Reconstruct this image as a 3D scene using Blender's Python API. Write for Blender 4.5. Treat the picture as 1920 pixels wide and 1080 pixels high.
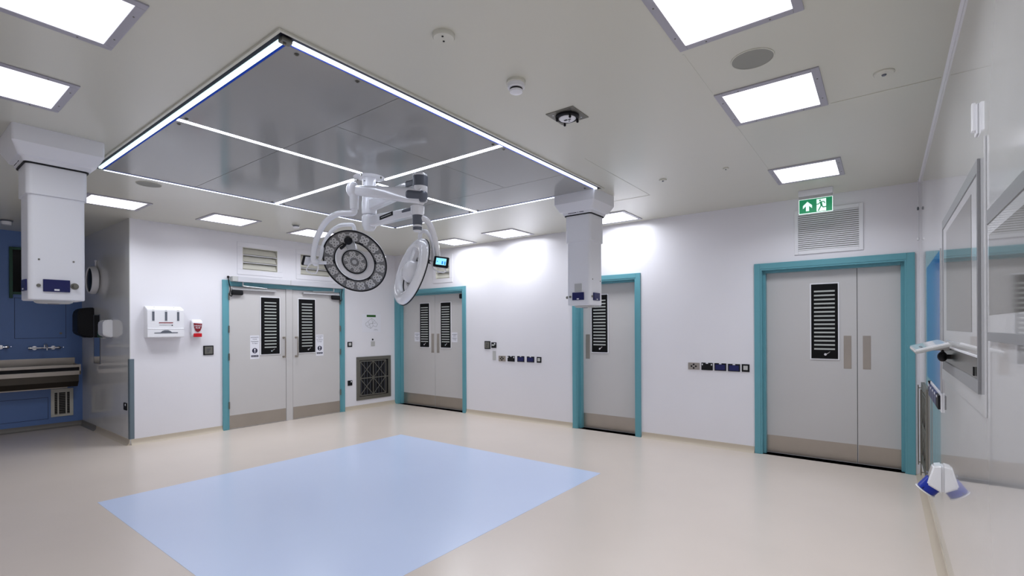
import bpy, bmesh, math, random
from mathutils import Vector, Matrix
random.seed(7)
C = bpy.context.scene.collection
R_ = math.radians
PI = math.pi
for o in list(bpy.data.objects):
    bpy.data.objects.remove(o)

# ------------------------------------------------------------------ camera
cam = bpy.data.cameras.new('camera')
cam.sensor_width = 36.0
cam.lens = 918.7 / 1920 * 36.0
cam.shift_y = 74.7 / 1920
cam.clip_start = 0.02
cam_o = bpy.data.objects.new('camera', cam)
C.objects.link(cam_o)
yaw, roll = R_(37.225), R_(-0.2656)
fw = Vector((-math.sin(yaw), math.cos(yaw), 0))
r0 = Vector((math.cos(yaw), math.sin(yaw), 0))
u0 = Vector((0, 0, 1))
rr = r0 * math.cos(roll) + u0 * math.sin(roll)
uu = u0 * math.cos(roll) - r0 * math.sin(roll)
M = Matrix.Identity(4)
for i in range(3):
    M[i][0], M[i][1], M[i][2] = rr[i], uu[i], -fw[i]
M[2][3] = 1.45
cam_o.matrix_world = M
bpy.context.scene.camera = cam_o

# ------------------------------------------------------------------ world, exposure
w = bpy.data.worlds.new('world')
bpy.context.scene.world = w
w.use_nodes = True
w.node_tree.nodes['Background'].inputs[0].default_value = (0.6, 0.65, 0.7, 1)
w.node_tree.nodes['Background'].inputs[1].default_value = 0.05
vs = bpy.context.scene.view_settings
vs.view_transform = 'Standard'
vs.look = 'None'
vs.gamma = 1
vs.use_curve_mapping = False
vs.exposure = 0.0
LIGHT = 2.4        # radiance of the panel diffusers
BEAM = 10.9        # watts of the downward beam of each ceiling panel
SPREAD = 148.0     # beam spread, degrees
STRIP = 13.0        # radiance of the canopy strips

# ------------------------------------------------------------------ materials
def srgb(r, g, b):
    f = lambda c: (c / 255 / 12.92) if c / 255 <= 0.04045 else ((c / 255 + 0.055) / 1.055) ** 2.4
    return (f(r), f(g), f(b), 1)

def mat(name, col, rough=0.5, metal=0.0, bump=None, vary=0.0, vscale=3.0, coat=0.0, emit=None, spec=0.5, aniso=None):
    m = bpy.data.materials.new(name)
    m.use_nodes = True
    nt = m.node_tree
    p = nt.nodes['Principled BSDF']
    p.inputs['Base Color'].default_value = col
    p.inputs['Roughness'].default_value = rough
    p.inputs['Metallic'].default_value = metal
    p.inputs['Specular IOR Level'].default_value = spec
    p.inputs['Coat Weight'].default_value = coat
    p.inputs['Coat Roughness'].default_value = 0.025
    tc = nt.nodes.new('ShaderNodeTexCoord')
    if vary:
        n = nt.nodes.new('ShaderNodeTexNoise')
        n.inputs['Scale'].default_value = vscale
        n.inputs['Detail'].default_value = 4
        nt.links.new(tc.outputs['Object'], n.inputs['Vector'])
        mx = nt.nodes.new('ShaderNodeMix')
        mx.data_type = 'RGBA'
        mx.inputs[6].default_value = tuple(c * (1 - vary) for c in col[:3]) + (1,)
        mx.inputs[7].default_value = tuple(min(1, c * (1 + vary)) for c in col[:3]) + (1,)
        nt.links.new(n.outputs['Fac'], mx.inputs[0])
        nt.links.new(mx.outputs[2], p.inputs['Base Color'])
    if bump:
        sc, st = bump[0], bump[1]
        n = nt.nodes.new('ShaderNodeTexNoise')
        n.inputs['Scale'].default_value = sc
        n.inputs['Detail'].default_value = 2
        src = tc.outputs['Object']
        if aniso:
            mp = nt.nodes.new('ShaderNodeMapping')
            mp.inputs['Scale'].default_value = aniso
            nt.links.new(src, mp.inputs['Vector'])
            src = mp.outputs['Vector']
        nt.links.new(src, n.inputs['Vector'])
        b = nt.nodes.new('ShaderNodeBump')
        b.inputs['Strength'].default_value = st
        b.inputs['Distance'].default_value = bump[2] if len(bump) > 2 else 0.002
        nt.links.new(n.outputs['Fac'], b.inputs['Height'])
        nt.links.new(b.outputs['Normal'], p.inputs['Normal'])
    if emit:
        p.inputs['Emission Color'].default_value = emit[0]
        p.inputs['Emission Strength'].default_value = emit[1]
    return m

wall_c = (0.83, 0.82, 0.86, 1)
m_wall = mat('wall_cladding', wall_c, 0.22, bump=(45, 0.16, 0.002), vary=0.015)
m_wall_gloss = mat('wall_gloss_cladding', (0.72, 0.72, 0.73, 1), 0.12, bump=(1.2, 0.02, 0.003), vary=0.01, spec=0.3, coat=0.75)
m_wall_side = mat('wall_side_cladding', (0.72, 0.72, 0.71, 1), 0.08, bump=(3, 0.05, 0.004), vary=0.02)
m_blue_wall = mat('blue_wall_cladding', srgb(102, 134, 192), 0.4, bump=(60, 0.15), vary=0.03)
m_ceil = mat('ceiling_sheet', (0.67, 0.66, 0.575, 1), 0.26, bump=(2.2, 0.25, 0.006), vary=0.02, vscale=0.6)
m_floor = mat('floor_vinyl', srgb(221, 209, 199), 0.25, bump=(90, 0.05), vary=0.05, vscale=1.3)
m_floor_blue = mat('floor_vinyl_blue', srgb(210, 224, 255), 0.25, bump=(90, 0.05), vary=0.03, vscale=1.5)
m_floor_grey = mat('floor_vinyl_grey', srgb(128, 124, 118), 0.4, bump=(90, 0.06), vary=0.05)
m_skirt = mat('skirting_vinyl', srgb(200, 188, 170), 0.4, vary=0.03)
m_teal = mat('teal_gloss_paint', srgb(98, 160, 172), 0.30, bump=(20, 0.05), vary=0.04)
m_door = mat('door_laminate', (0.59, 0.575, 0.57, 1), 0.42, vary=0.02)
m_steel = mat('brushed_steel', srgb(176, 168, 158), 0.34, 0.9, bump=(40, 0.12, 0.0008), vary=0.08, vscale=4, aniso=(1, 1, 30))
m_bay = mat('bay_steel', srgb(104, 102, 98), 0.18, 0.5, vary=0.06)
m_trough = mat('shade_darkened_steel', srgb(74, 69, 62), 0.3, 0.8, vary=0.1)  # steel colour darkened to put the basin's shade into the material
m_grey_enamel = mat('grey_enamel', srgb(140, 140, 142), 0.3, vary=0.03)
m_steel_dark = mat('dark_steel', srgb(128, 126, 118), 0.38, 0.75, vary=0.08)
m_chrome = mat('chrome', (0.8, 0.8, 0.82, 1), 0.12, 1.0, vary=0.02)
m_alu = mat('anodised_aluminium', srgb(190, 190, 192), 0.35, 0.7, vary=0.03)
m_white = mat('white_plastic', (0.84, 0.84, 0.87, 1), 0.28, vary=0.01)
m_white_gloss = mat('white_gloss_enamel', (0.93, 0.93, 0.95, 1), 0.12, vary=0.01, coat=0.5)
m_grey = mat('grey_plastic', srgb(96, 100, 110), 0.35, vary=0.02)
m_case = mat('pale_case', srgb(200, 200, 206), 0.35, vary=0.02)
m_lgrey = mat('light_grey_plastic', srgb(188, 188, 186), 0.4, vary=0.02)
m_black = mat('black_plastic', (0.006, 0.006, 0.008, 1), 0.5, vary=0.05, spec=0.25)
m_black_soft = mat('black_panel', (0.005, 0.005, 0.006, 1), 0.6, vary=0.05, spec=0.15)
m_stripe = mat('clear_stripe_glass', srgb(186, 190, 186), 0.25, vary=0.08, vscale=7)
m_navy = mat('navy_socket_cover', srgb(10, 18, 84), 0.3, vary=0.06)
m_bluecap = mat('bright_blue_plastic', srgb(8, 44, 160), 0.3, vary=0.04)
m_navy_dark = mat('dark_joint', srgb(40, 52, 84), 0.6)
m_cream = mat('cream_vent_metal', srgb(216, 214, 202), 0.4, vary=0.03)
m_corner = mat('slate_corner_guard', srgb(104, 120, 130), 0.4, vary=0.03)
m_canopy = mat('canopy_perforated_steel', (0.36, 0.36, 0.35, 1), 0.12, 0.0, spec=0.18)
m_lightframe = mat('light_frame_enamel', srgb(172, 170, 180), 0.35, vary=0.02)
m_spk = mat('speaker_grille', srgb(150, 150, 142), 0.6, bump=(500, 0.3, 0.001), vary=0.04)
m_red = mat('red_plastic', srgb(196, 10, 28), 0.3, vary=0.05)
m_maroon = mat('maroon_label', srgb(128, 12, 28), 0.4, vary=0.05)
m_paper = mat('paper', (0.80, 0.80, 0.86, 1), 0.7, vary=0.01)
m_ink = mat('ink', (0.02, 0.02, 0.05, 1), 0.6)
m_green_ink = mat('green_ink', srgb(30, 90, 20), 0.6)
m_grey_ink = mat('grey_ink', srgb(120, 122, 120), 0.7)
m_greenframe = mat('dark_green_paint', srgb(10, 70, 48), 0.4, vary=0.05)
m_darkglass = mat('dark_glass', (0.003, 0.003, 0.004, 1), 0.15, spec=0.1)
m_mirror = mat('mirror_glass', (0.75, 0.78, 0.8, 1), 0.03, 1.0)
m_blueglass = mat('blue_board', srgb(30, 98, 186), 0.10, vary=0.10, vscale=6)
m_screen = mat('screen_cyan', (0.05, 0.2, 0.3, 1), 0.2, emit=((0.30, 0.78, 1.0, 1), 1.1))
m_screen_b = mat('screen_blue', (0.0, 0.1, 0.3, 1), 0.2, emit=((0.02, 0.28, 0.8, 1), 0.8))
m_screen_d = mat('viewer_glass', srgb(128, 126, 122), 0.06, vary=0.03)
m_lens = mat('led_lens', srgb(205, 204, 201), 0.15, 0.1, vary=0.04, coat=0.6)
m_lensring = mat('led_lens_inner', srgb(150, 150, 150), 0.2, 0.3, vary=0.05)
m_platelg = mat('lens_plate', srgb(122, 121, 119), 0.35, vary=0.05)
m_exitgreen = mat('exit_green', srgb(0, 112, 70), 0.4, emit=((0.0, 0.17, 0.065, 1), 0.85))
m_exitwhite = mat('exit_white', (0.8, 0.9, 0.86, 1), 0.4, emit=((0.78, 1.0, 0.92, 1), 0.75))
m_panel = mat('lit_diffuser', (0.9, 0.9, 0.9, 1), 0.5, emit=((0.955, 0.95, 1.03, 1), LIGHT))
m_panel_dim = mat('lit_diffuser_dim', (0.9, 0.9, 0.9, 1), 0.5, emit=((0.93, 0.94, 1.04, 1), LIGHT * 0.5))
m_strip = mat('lit_strip', (0.9, 0.9, 0.9, 1), 0.5, emit=((0.86, 0.93, 1.12, 1), STRIP))
m_bluestrip = mat('lit_strip_cool', (0.9, 0.9, 0.9, 1), 0.5, emit=((0.70, 0.93, 1.0, 1), 1.2))
m_edgestrip = mat('lit_strip_edge', (0.9, 0.9, 0.9, 1), 0.5, emit=((0.84, 0.93, 1.1, 1), 1.8))
m_channel = mat('strip_channel', srgb(26, 24, 38), 0.6, 0.0, vary=0.05, spec=0.15)
m_bluetrim = mat('blue_acrylic_edge', srgb(20, 60, 170), 0.15, vary=0.05)

# ------------------------------------------------------------------ mesh builder
class MB:
    def __init__(s):
        s.bm = bmesh.new()
    def _add(s, tmp, mtx=None):
        if mtx is not None:
            bmesh.ops.transform(tmp, matrix=mtx, verts=tmp.verts)
        me = bpy.data.meshes.new('t')
        tmp.to_mesh(me)
        tmp.free()
        s.bm.from_mesh(me)
        bpy.data.meshes.remove(me)
        return s
    def box(s, x0, x1, y0, y1, z0, z1, r=0, seg=2, mtx=None):
        t = bmesh.new()
        bmesh.ops.create_cube(t, size=1)
        sx, sy, sz = abs(x1 - x0), abs(y1 - y0), abs(z1 - z0)
        for v in t.verts:
            v.co = Vector(((x0 + x1) / 2 + v.co.x * sx, (y0 + y1) / 2 + v.co.y * sy, (z0 + z1) / 2 + v.co.z * sz))
        if r:
            r = min(r, 0.49 * min(sx, sy, sz))
            bmesh.ops.bevel(t, geom=list(t.edges), offset=r, segments=seg, profile=0.6, affect='EDGES')
        return s._add(t, mtx)
    def cyl(s, p0, p1, r0, r1=None, n=20, bev=0, caps=True):
        p0, p1 = Vector(p0), Vector(p1)
        r1 = r0 if r1 is None else r1
        d = p1 - p0
        t = bmesh.new()
        bmesh.ops.create_cone(t, cap_ends=caps, segments=n, radius1=r0, radius2=r1, depth=d.length)
        if bev:
            eds = [e for e in t.edges if any(len(f.verts) > 4 for f in e.link_faces)]
            bmesh.ops.bevel(t, geom=eds, offset=bev, segments=2, affect='EDGES')
        q = Vector((0, 0, 1)).rotation_difference(d.normalized())
        return s._add(t, Matrix.Translation((p0 + p1) / 2) @ q.to_matrix().to_4x4())
    def sphere(s, c, r, n=16, sc=(1, 1, 1)):
        t = bmesh.new()
        bmesh.ops.create_uvsphere(t, u_segments=n, v_segments=max(6, n // 2), radius=r)
        return s._add(t, Matrix.Translation(Vector(c)) @ Matrix.Diagonal((*sc, 1)))
    def prism(s, pts, y0, y1, mtx=None):
        """outline pts given in x,z and extruded along y"""
        t = bmesh.new()
        a = [t.verts.new((p[0], y0, p[1])) for p in pts]
        b = [t.verts.new((p[0], y1, p[1])) for p in pts]
        t.faces.new(a)
        t.faces.new(list(reversed(b)))
        n = len(pts)
        for i in range(n):
            t.faces.new((a[i], b[i], b[(i + 1) % n], a[(i + 1) % n]))
        bmesh.ops.recalc_face_normals(t, faces=t.faces)
        return s._add(t, mtx)
    def tube(s, pts, r, n=12, sub=6, smooth=True, r_end=None, closed=False):
        pts = [Vector(p) for p in pts]
        if smooth and len(pts) > 2:
            out = []
            m = len(pts)
            rng = range(m) if closed else range(m - 1)
            for i in rng:
                if closed:
                    p0, p1, p2, p3 = pts[i - 1], pts[i], pts[(i + 1) % m], pts[(i + 2) % m]
                else:
                    p0 = pts[max(i - 1, 0)]; p1 = pts[i]; p2 = pts[i + 1]; p3 = pts[min(i + 2, m - 1)]
                for k in range(sub):
                    q = k / sub
                    out.append(0.5 * ((2 * p1) + (p2 - p0) * q + (2 * p0 - 5 * p1 + 4 * p2 - p3) * q * q + (3 * p1 - p0 - 3 * p2 + p3) * q ** 3))
            if not closed:
                out.append(pts[-1])
            pts = out
        t = bmesh.new()
        rings = []
        m = len(pts)
        up = None
        for i, p in enumerate(pts):
            if closed:
                d = pts[(i + 1) % m] - pts[i - 1]
            else:
                d = pts[min(i + 1, m - 1)] - pts[max(i - 1, 0)]
            d.normalize()
            if up is None:
                up = d.orthogonal().normalized()
            else:
                up = (up - d * up.dot(d)).normalized()
            sd = d.cross(up)
            rad = r if r_end is None else r + (r_end - r) * i / max(1, m - 1)
            rings.append([t.verts.new(p + (up * math.cos(2 * PI * k / n) + sd * math.sin(2 * PI * k / n)) * rad) for k in range(n)])
        last = m if closed else m - 1
        for i in range(last):
            a, b = rings[i], rings[(i + 1) % m]
            for k in range(n):
                t.faces.new((a[k], a[(k + 1) % n], b[(k + 1) % n], b[k]))
        if not closed:
            t.faces.new(list(reversed(rings[0])))
            t.faces.new(rings[-1])
        bmesh.ops.recalc_face_normals(t, faces=t.faces)
        return s._add(t)
    def lathe(s, prof, n=48, mtx=None, closed=False):
        """prof: (radius, z) revolved about z"""
        t = bmesh.new()
        rings = []
        for (r, z) in prof:
            if r < 1e-6:
                rings.append([t.verts.new((0, 0, z))])
            else:
                rings.append([t.verts.new((r * math.cos(2 * PI * k / n), r * math.sin(2 * PI * k / n), z)) for k in range(n)])
        m = len(rings)
        for i in range(m if closed else m - 1):
            a, b = rings[i], rings[(i + 1) % m]
            for k in range(n):
                k2 = (k + 1) % n
                if len(a) == 1 and len(b) == 1:
                    continue
                if len(a) == 1:
                    t.faces.new((a[0], b[k], b[k2]))
                elif len(b) == 1:
                    t.faces.new((a[k], b[0], a[k2]))
                else:
                    t.faces.new((a[k], b[k], b[k2], a[k2]))
        bmesh.ops.recalc_face_normals(t, faces=t.faces)
        return s._add(t, mtx)
    def slab_grid(s, us, vs_, solid, y0, y1):
        """vertical slab in x (us) and z (vs_) with openings where solid(i,j) is false"""
        t = bmesh.new()
        cache = {}
        def V(i, j, y):
            k = (i, j, y)
            if k not in cache:
                cache[k] = t.verts.new((us[i], y, vs_[j]))
            return cache[k]
        nu, nv = len(us) - 1, len(vs_) - 1
        S = lambda i, j: 0 <= i < nu and 0 <= j < nv and solid(i, j)
        for i in range(nu):
            for j in range(nv):
                if not S(i, j):
                    continue
                t.faces.new((V(i, j, y0), V(i + 1, j, y0), V(i + 1, j + 1, y0), V(i, j + 1, y0)))
                t.faces.new((V(i, j + 1, y1), V(i + 1, j + 1, y1), V(i + 1, j, y1), V(i, j, y1)))
                if not S(i - 1, j): t.faces.new((V(i, j, y0), V(i, j + 1, y0), V(i, j + 1, y1), V(i, j, y1)))
                if not S(i + 1, j): t.faces.new((V(i + 1, j, y1), V(i + 1, j + 1, y1), V(i + 1, j + 1, y0), V(i + 1, j, y0)))
                if not S(i, j - 1): t.faces.new((V(i, j, y1), V(i + 1, j, y1), V(i + 1, j, y0), V(i, j, y0)))
                if not S(i, j + 1): t.faces.new((V(i, j + 1, y0), V(i + 1, j + 1, y0), V(i + 1, j + 1, y1), V(i, j + 1, y1)))
        bmesh.ops.recalc_face_normals(t, faces=t.faces)
        return s._add(t)
    def build(s, name, m, parent=None, label=None, ang=35):
        me = bpy.data.meshes.new(name)
        s.bm.to_mesh(me)
        s.bm.free()
        me.materials.append(m)
        for p in me.polygons:
            p.use_smooth = True
        me.set_sharp_from_angle(angle=R_(ang))
        o = bpy.data.objects.new(name, me)
        C.objects.link(o)
        md = o.modifiers.new('weighted_normals', 'WEIGHTED_NORMAL')
        md.keep_sharp = True
        if parent is not None:
            o.parent = parent
        if label:
            o['label'] = label
        return o

def thing(name, label, cat, loc=(0, 0, 0), rz=0, group=None):
    o = bpy.data.objects.new(name, None)
    o.empty_display_size = 0.1
    C.objects.link(o)
    o.location = loc
    o.rotation_euler = (0, 0, rz)
    o['label'] = label
    o['category'] = cat
    if group:
        o['group'] = group
    return o

def tag(o, label, cat, group=None, kind=None):
    o['label'] = label
    o['category'] = cat
    if group: o['group'] = group
    if kind: o['kind'] = kind
    return o

def struct(o, label, cat):
    o['label'] = label
    o['category'] = cat
    o['kind'] = 'structure'
    return o

def text_mesh(name, body, size, m, parent, loc, rot=(PI / 2, 0, 0), align='CENTER', label=None):
    cu = bpy.data.curves.new('txt', 'FONT')
    cu.body = body
    cu.size = size
    cu.align_x = align
    cu.align_y = 'CENTER'
    cu.resolution_u = 2
    cu.extrude = 0.0004
    o = bpy.data.objects.new('txt', cu)
    C.objects.link(o)
    dg = bpy.context.evaluated_depsgraph_get()
    me = bpy.data.meshes.new_from_object(o.evaluated_get(dg))
    bpy.data.objects.remove(o)
    me.name = name
    me.materials.clear()
    me.materials.append(m)
    n = bpy.data.objects.new(name, me)
    C.objects.link(n)
    n.parent = parent
    n.location = loc
    n.rotation_euler = rot
    if label: n['label'] = label
    return n

# wall frames: local x runs left to right as seen from the room, local -y points into the room
XA, YB, XC = -7.53, 6.18, 0.28
YS, XBL, YD = 1.99, -9.77, -0.7
CZ = 2.85
RZ = {'A': PI / 2, 'B': 0.0, 'C': -PI / 2, 'S': 0.0, 'L': PI / 2}
def on_wall(wl, u, z=0.0, off=0.0):
    if wl == 'A': return (XA + off, u, z)
    if wl == 'B': return (u, YB - off, z)
    if wl == 'C': return (XC - off, u, z)
    if wl == 'S': return (u, YS - off, z)
    if wl == 'L': return (XBL + off, u, z)

# ================================================================== SETTING
def cuts(vals):
    return sorted(set(round(v, 4) for v in vals))
def make_wall(name, wl, u0, u1, holes, m, label, thick=0.16, z1=CZ + 0.02):
    """u0..u1 in local x measured from the wall frame origin"""
    us = cuts([u0, u1] + [h[0] for h in holes] + [h[1] for h in holes])
    zs = cuts([-0.02, z1] + [h[2] for h in holes] + [h[3] for h in holes])
    def solid(i, j):
        cu, cz = (us[i] + us[i + 1]) / 2, (zs[j] + zs[j + 1]) / 2
        return not any(h[0] < cu < h[1] and h[2] < cz < h[3] for h in holes)
    b = MB().slab_grid(us, zs, solid, 0, thick)
    o = b.build(name, m)
    o.rotation_euler = (0, 0, RZ[wl])
    o.location = {'A': (XA, 0, 0), 'B': (0, YB, 0), 'C': (XC, 0, 0), 'S': (0, YS, 0), 'L': (XBL, 0, 0)}[wl]
    return struct(o, label, 'wall')

# ceiling & floor
o = MB().box(XBL - 0.16, XC + 0.16, YD - 0.16, YB + 0.16, CZ, CZ + 0.12).build('ceiling', m_ceil)
struct(o, 'warm grey glossy sheet ceiling', 'ceiling')
o = MB().box(XBL - 0.16, XC + 0.16, YD - 0.16, YB + 0.16, -0.1, 0).build('floor', m_floor)
struct(o, 'beige vinyl floor', 'floor')

# blue operating zone with slightly rounded edge
o = MB().box(-5.262, -2.25, 1.165, 4.405, 0.0, 0.0015).build('floor_zone', m_floor_blue)
struct(o, 'pale blue rectangle let into the beige vinyl floor', 'floor')
pts = [(-9.77, -0.7), (-8.99, -0.7), (-8.99, 1.78), (-9.01, 1.88), (-9.07, 1.96), (-9.16, 1.99), (-9.77, 1.99)]
b = MB(); b.prism([(p[0], p[1]) for p in pts], 0.0, -0.0015, Matrix.Rotation(PI / 2, 4, 'X'))
o = b.build('floor_strip', m_floor_grey)
struct(o, 'dark grey vinyl strip in front of the scrub trough', 'floor')

D1 = (3.125, 4.995, 0, 2.10)
V1 = [(3.35, 3.87, 2.33, 2.66), (4.25, 4.77, 2.33, 2.66)]
make_wall('wall_left', 'A', 2.0, YB, [D1] + V1, m_wall, 'white clad wall with the paired handle doors')
D2 = (-7.47, -5.735, 0, 2.11); D3 = (-3.53, -2.615, 0, 2.11); D4 = (-1.13, 0.182, 0, 2.11)
V2 = [(-6.40, -6.06, 2.33, 2.67)]
make_wall('wall_back', 'B', XA - 0.16, XC + 0.16, [D2, D3, D4] + V2, m_wall, 'long white clad wall with three teal framed doorways')
make_wall('wall_right', 'C', -YB, -YD, [], m_wall_gloss, 'mirror-glossy white wall on the right')
make_wall('wall_alcove_side', 'S', XBL, XA - 0.16, [], m_wall_side, 'glossy grey-white side wall of the scrub alcove')
o = MB().box(XA - 0.16, XA, YS, 2.0, -0.02, CZ + 0.02).build('wall_end', m_wall_side)
struct(o, 'end face of the white wall beside the alcove', 'wall')
make_wall('wall_alcove_back', 'L', YD, YS + 0.16, [], m_blue_wall, 'blue clad wall behind the scrub trough')
o = MB().box(XBL - 0.16, XC + 0.16, YD - 0.16, YD, -0.02, CZ + 0.02).build('wall_front', m_wall)
struct(o, 'white wall behind the camera', 'wall')

# coved skirtings (profile swept along straight runs)
def skirt(name, wl, u0, u1, m=m_skirt, h=0.072, label='beige coved vinyl skirting'):
    prof = [(0.0, h), (-0.006, h), (-0.007, 0.045), (-0.012, 0.024), (-0.022, 0.010), (-0.040, 0.0), (0.0, 0.0)]
    b = MB()
    t = bmesh.new()
    a = [t.verts.new((u0, p[0], p[1])) for p in prof]
    c = [t.verts.new((u1, p[0], p[1])) for p in prof]
    n = len(prof)
    t.faces.new(a); t.faces.new(list(reversed(c)))
    for i in range(n):
        t.faces.new((a[i], c[i], c[(i + 1) % n], a[(i + 1) % n]))
    bmesh.ops.recalc_face_normals(t, faces=t.faces)
    b._add(t)
    o = b.build(name, m)
    o.rotation_euler = (0, 0, RZ[wl])
    o.location = {'A': (XA, 0, 0), 'B': (0, YB, 0), 'C': (XC, 0, 0), 'S': (0, YS, 0), 'L': (XBL, 0, 0)}[wl]
    return struct(o, label, 'skirting')
skirt('baseboard_left', 'A', 2.0, 3.066, label='beige coved skirting left of the handle doors')
skirt('baseboard_left', 'A', 5.054, YB, label='beige coved skirting below the dark filter grille')
skirt('baseboard_back', 'B', -5.673, -3.59, label='beige coved skirting between the corner doors and the hidden single door')
skirt('baseboard_back', 'B', -2.547, -1.194, label='beige coved skirting between the single door and the wide door')
skirt('baseboard_right', 'C', -YB, -YD, label='beige coved skirting of the right wall')
skirt('baseboard_alcove_side', 'S', -9.0, XA, label='beige coved skirting of the alcove side wall')
skirt('baseboard_alcove_side', 'S', XBL, -9.0, m_floor_grey, label='grey coved skirting at the alcove corner')
skirt('baseboard_alcove_back', 'L', YD, YS, m_floor_grey, label='grey coved skirting under the blue wall')

# trims: ceiling cove, weld beads in ceiling and cladding
def trim(name, x0, x1, y0, y1, z0, z1, m, label, r=0.0):
    return struct(MB().box(x0, x1, y0, y1, z0, z1, r=r).build(name, m), label, 'trim')
b = MB()
b.prism([(0.281, 2.852), (0.281, 2.840), (0.2785, 2.8395), (0.276, 2.842), (0.273, 2.846), (0.270, 2.8485), (0.267, 2.849), (0.2672, 2.852)], YD, YB)
struct(b.build('trim_1', m_wall), 'slim cove strip between ceiling and right wall', 'trim')
trim('trim_2', -0.822, -0.814, 2.54, 3.07, CZ - 0.0015, CZ + 0.001, m_ceil, 'weld line in ceiling joining two large lights', 0.0006)
trim('trim_3', -0.822, -0.814, 3.69, 4.88, CZ - 0.0015, CZ + 0.001, m_ceil, 'weld line in ceiling behind the middle right-hand light')
trim('trim_4', -0.262, 0.26, 3.66, 3.668, CZ - 0.003, CZ + 0.001, m_ceil, 'weld line in ceiling leading from the middle right-hand light to the right wall')
trim('trim_5', -1.973, -1.969, 3.6, 5.0, CZ - 0.0018, CZ + 0.001, m_ceil, 'weld line in ceiling beside the canopy corner')
trim('trim_6', -2.6, -1.97, 5.02, 5.024, CZ - 0.0018, CZ + 0.001, m_ceil, 'weld line in ceiling behind the far ceiling pendant')
trim('trim_7', 0.10, 0.104, YB - 0.0012, YB + 0.001, 2.18, CZ, m_wall, 'cladding joint above the wide door')
trim('trim_8', -9.70, XA - 0.16, YS - 0.0015, YS + 0.001, 1.93, 1.936, m_wall_side, 'level cladding joint on the alcove side wall')
trim('trim_9', XC - 0.004, XC + 0.001, YB - 0.03, YB - 0.01, 0.08, 2.8, m_wall, 'vertical corner bead between back wall and right wall')
trim('trim_10', XA - 0.001, XA + 0.004, YB - 0.02, YB - 0.001, 0.08, 2.84, m_wall, 'vertical corner bead between left wall and back wall')

# slate corner guard at the alcove
b = MB()
b.box(XA - 0.002, XA + 0.004, 1.986, 2.035, 0.075, 1.08, r=0.001)
b.box(XA - 0.05, XA + 0.004, 1.984, 1.99, 0.075, 1.08, r=0.001)
tag(b.build('corner_guard', m_corner), 'slate grey corner guard strip on the white wall end', 'corner guard')

# ------------------------------------------------------------------ doors
def vision_panel(root, cx, y, z0=1.10, z1=1.91, w=0.245, sw=0.39, knob=True):
    """louvred privacy panel: white bead, black plate, fifteen clear stripes, lever"""
    f = MB()
    f.box(cx - w / 2 - 0.013, cx + w / 2 + 0.013, y - 0.010, y, z0 - 0.013, z1 + 0.013, r=0.003)
    vp = f.build('vision_panel', m_white, root)
    MB().box(cx - w / 2, cx + w / 2, y - 0.014, y - 0.009, z0, z1, r=0.002).build('black_plate', m_black_soft, vp)
    top, bot = z1 - 0.078, z0 + 0.105
    st = MB().box(-w * sw, w * sw, -0.0018, 0.001, -0.0085, 0.0085).build('glass_stripe', m_stripe, vp)
    for k in range(15):
        s = st if k == 0 else st.copy()
        if k:
            C.objects.link(s)
        s.location = (cx, y - 0.0142, top + (bot - top) * k / 14)
        s.parent = vp
    if knob:
        b = MB()
        b.cyl((cx + 0.01, y - 0.012, z0 + 0.047), (cx + 0.01, y - 0.034, z0 + 0.047), 0.013, n=16, bev=0.002)
        b.tube([(cx + 0.01, y - 0.030, z0 + 0.047), (cx + 0.035, y - 0.032, z0 + 0.062), (cx + 0.052, y - 0.032, z0 + 0.078)], 0.004, n=8)
        b.build('lever_knob', m_chrome, vp)
    return vp

def frame_mb(u0, u1, ztop, face, depth, proud=0.022):
    """architrave + reveal + stop around opening u0..u1"""
    b = MB()
    o0, o1, zt = u0 - face, u1 + face, ztop + face
    for (a, c) in ((o0, u0 + 0.004), (u1 - 0.004, o1)):
        b.box(a, c, -proud, 0.012, 0, zt, r=0.004)
    b.box(u0 + 0.004, u1 - 0.004, -proud, 0.012, ztop - 0.004, zt, r=0.004)
    return b
def reveal_mb(u0, u1, ztop, depth):
    b = MB()
    b.box(u0 - 0.001, u0 + 0.022, -0.016, depth + 0.06, 0, ztop, r=0.002)
    b.box(u1 - 0.022, u1 + 0.001, -0.016, depth + 0.06, 0, ztop, r=0.002)
    b.box(u0 + 0.022, u1 - 0.022, -0.016, depth + 0.06, ztop - 0.022, ztop + 0.001, r=0.002)
    b.box(u0 + 0.018, u0 + 0.05, 0.045, depth - 0.001, 0, ztop - 0.02, r=0.003)
    b.box(u1 - 0.05, u1 - 0.018, 0.045, depth - 0.001, 0, ztop - 0.02, r=0.003)
    b.box(u0 + 0.05, u1 - 0.05, 0.045, depth - 0.001, ztop - 0.05, ztop - 0.018, r=0.003)
    return b

def leaf(root, u0, u1, y, ztop, kick=0.20, vis=None, plate=None, name='door_leaf', vk={}):
    lf = MB().box(u0, u1, y, y + 0.044, 0.004, ztop, r=0.002).build(name, m_door, root)
    MB().box(u0 + 0.004, u1 - 0.004, y - 0.0025, y + 0.001, 0.012, kick, r=0.001).build('kick_plate', m_steel, lf, 'brushed steel kick plate')
    if vis is not None:
        vision_panel(root, vis, y, **vk)
    if plate is not None:
        MB().box(plate - 0.034, plate + 0.034, y - 0.002, y + 0.001, 1.0, 1.35, r=0.0008).build('push_plate', m_steel, lf, 'brushed steel push plate')
    return lf

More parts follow.
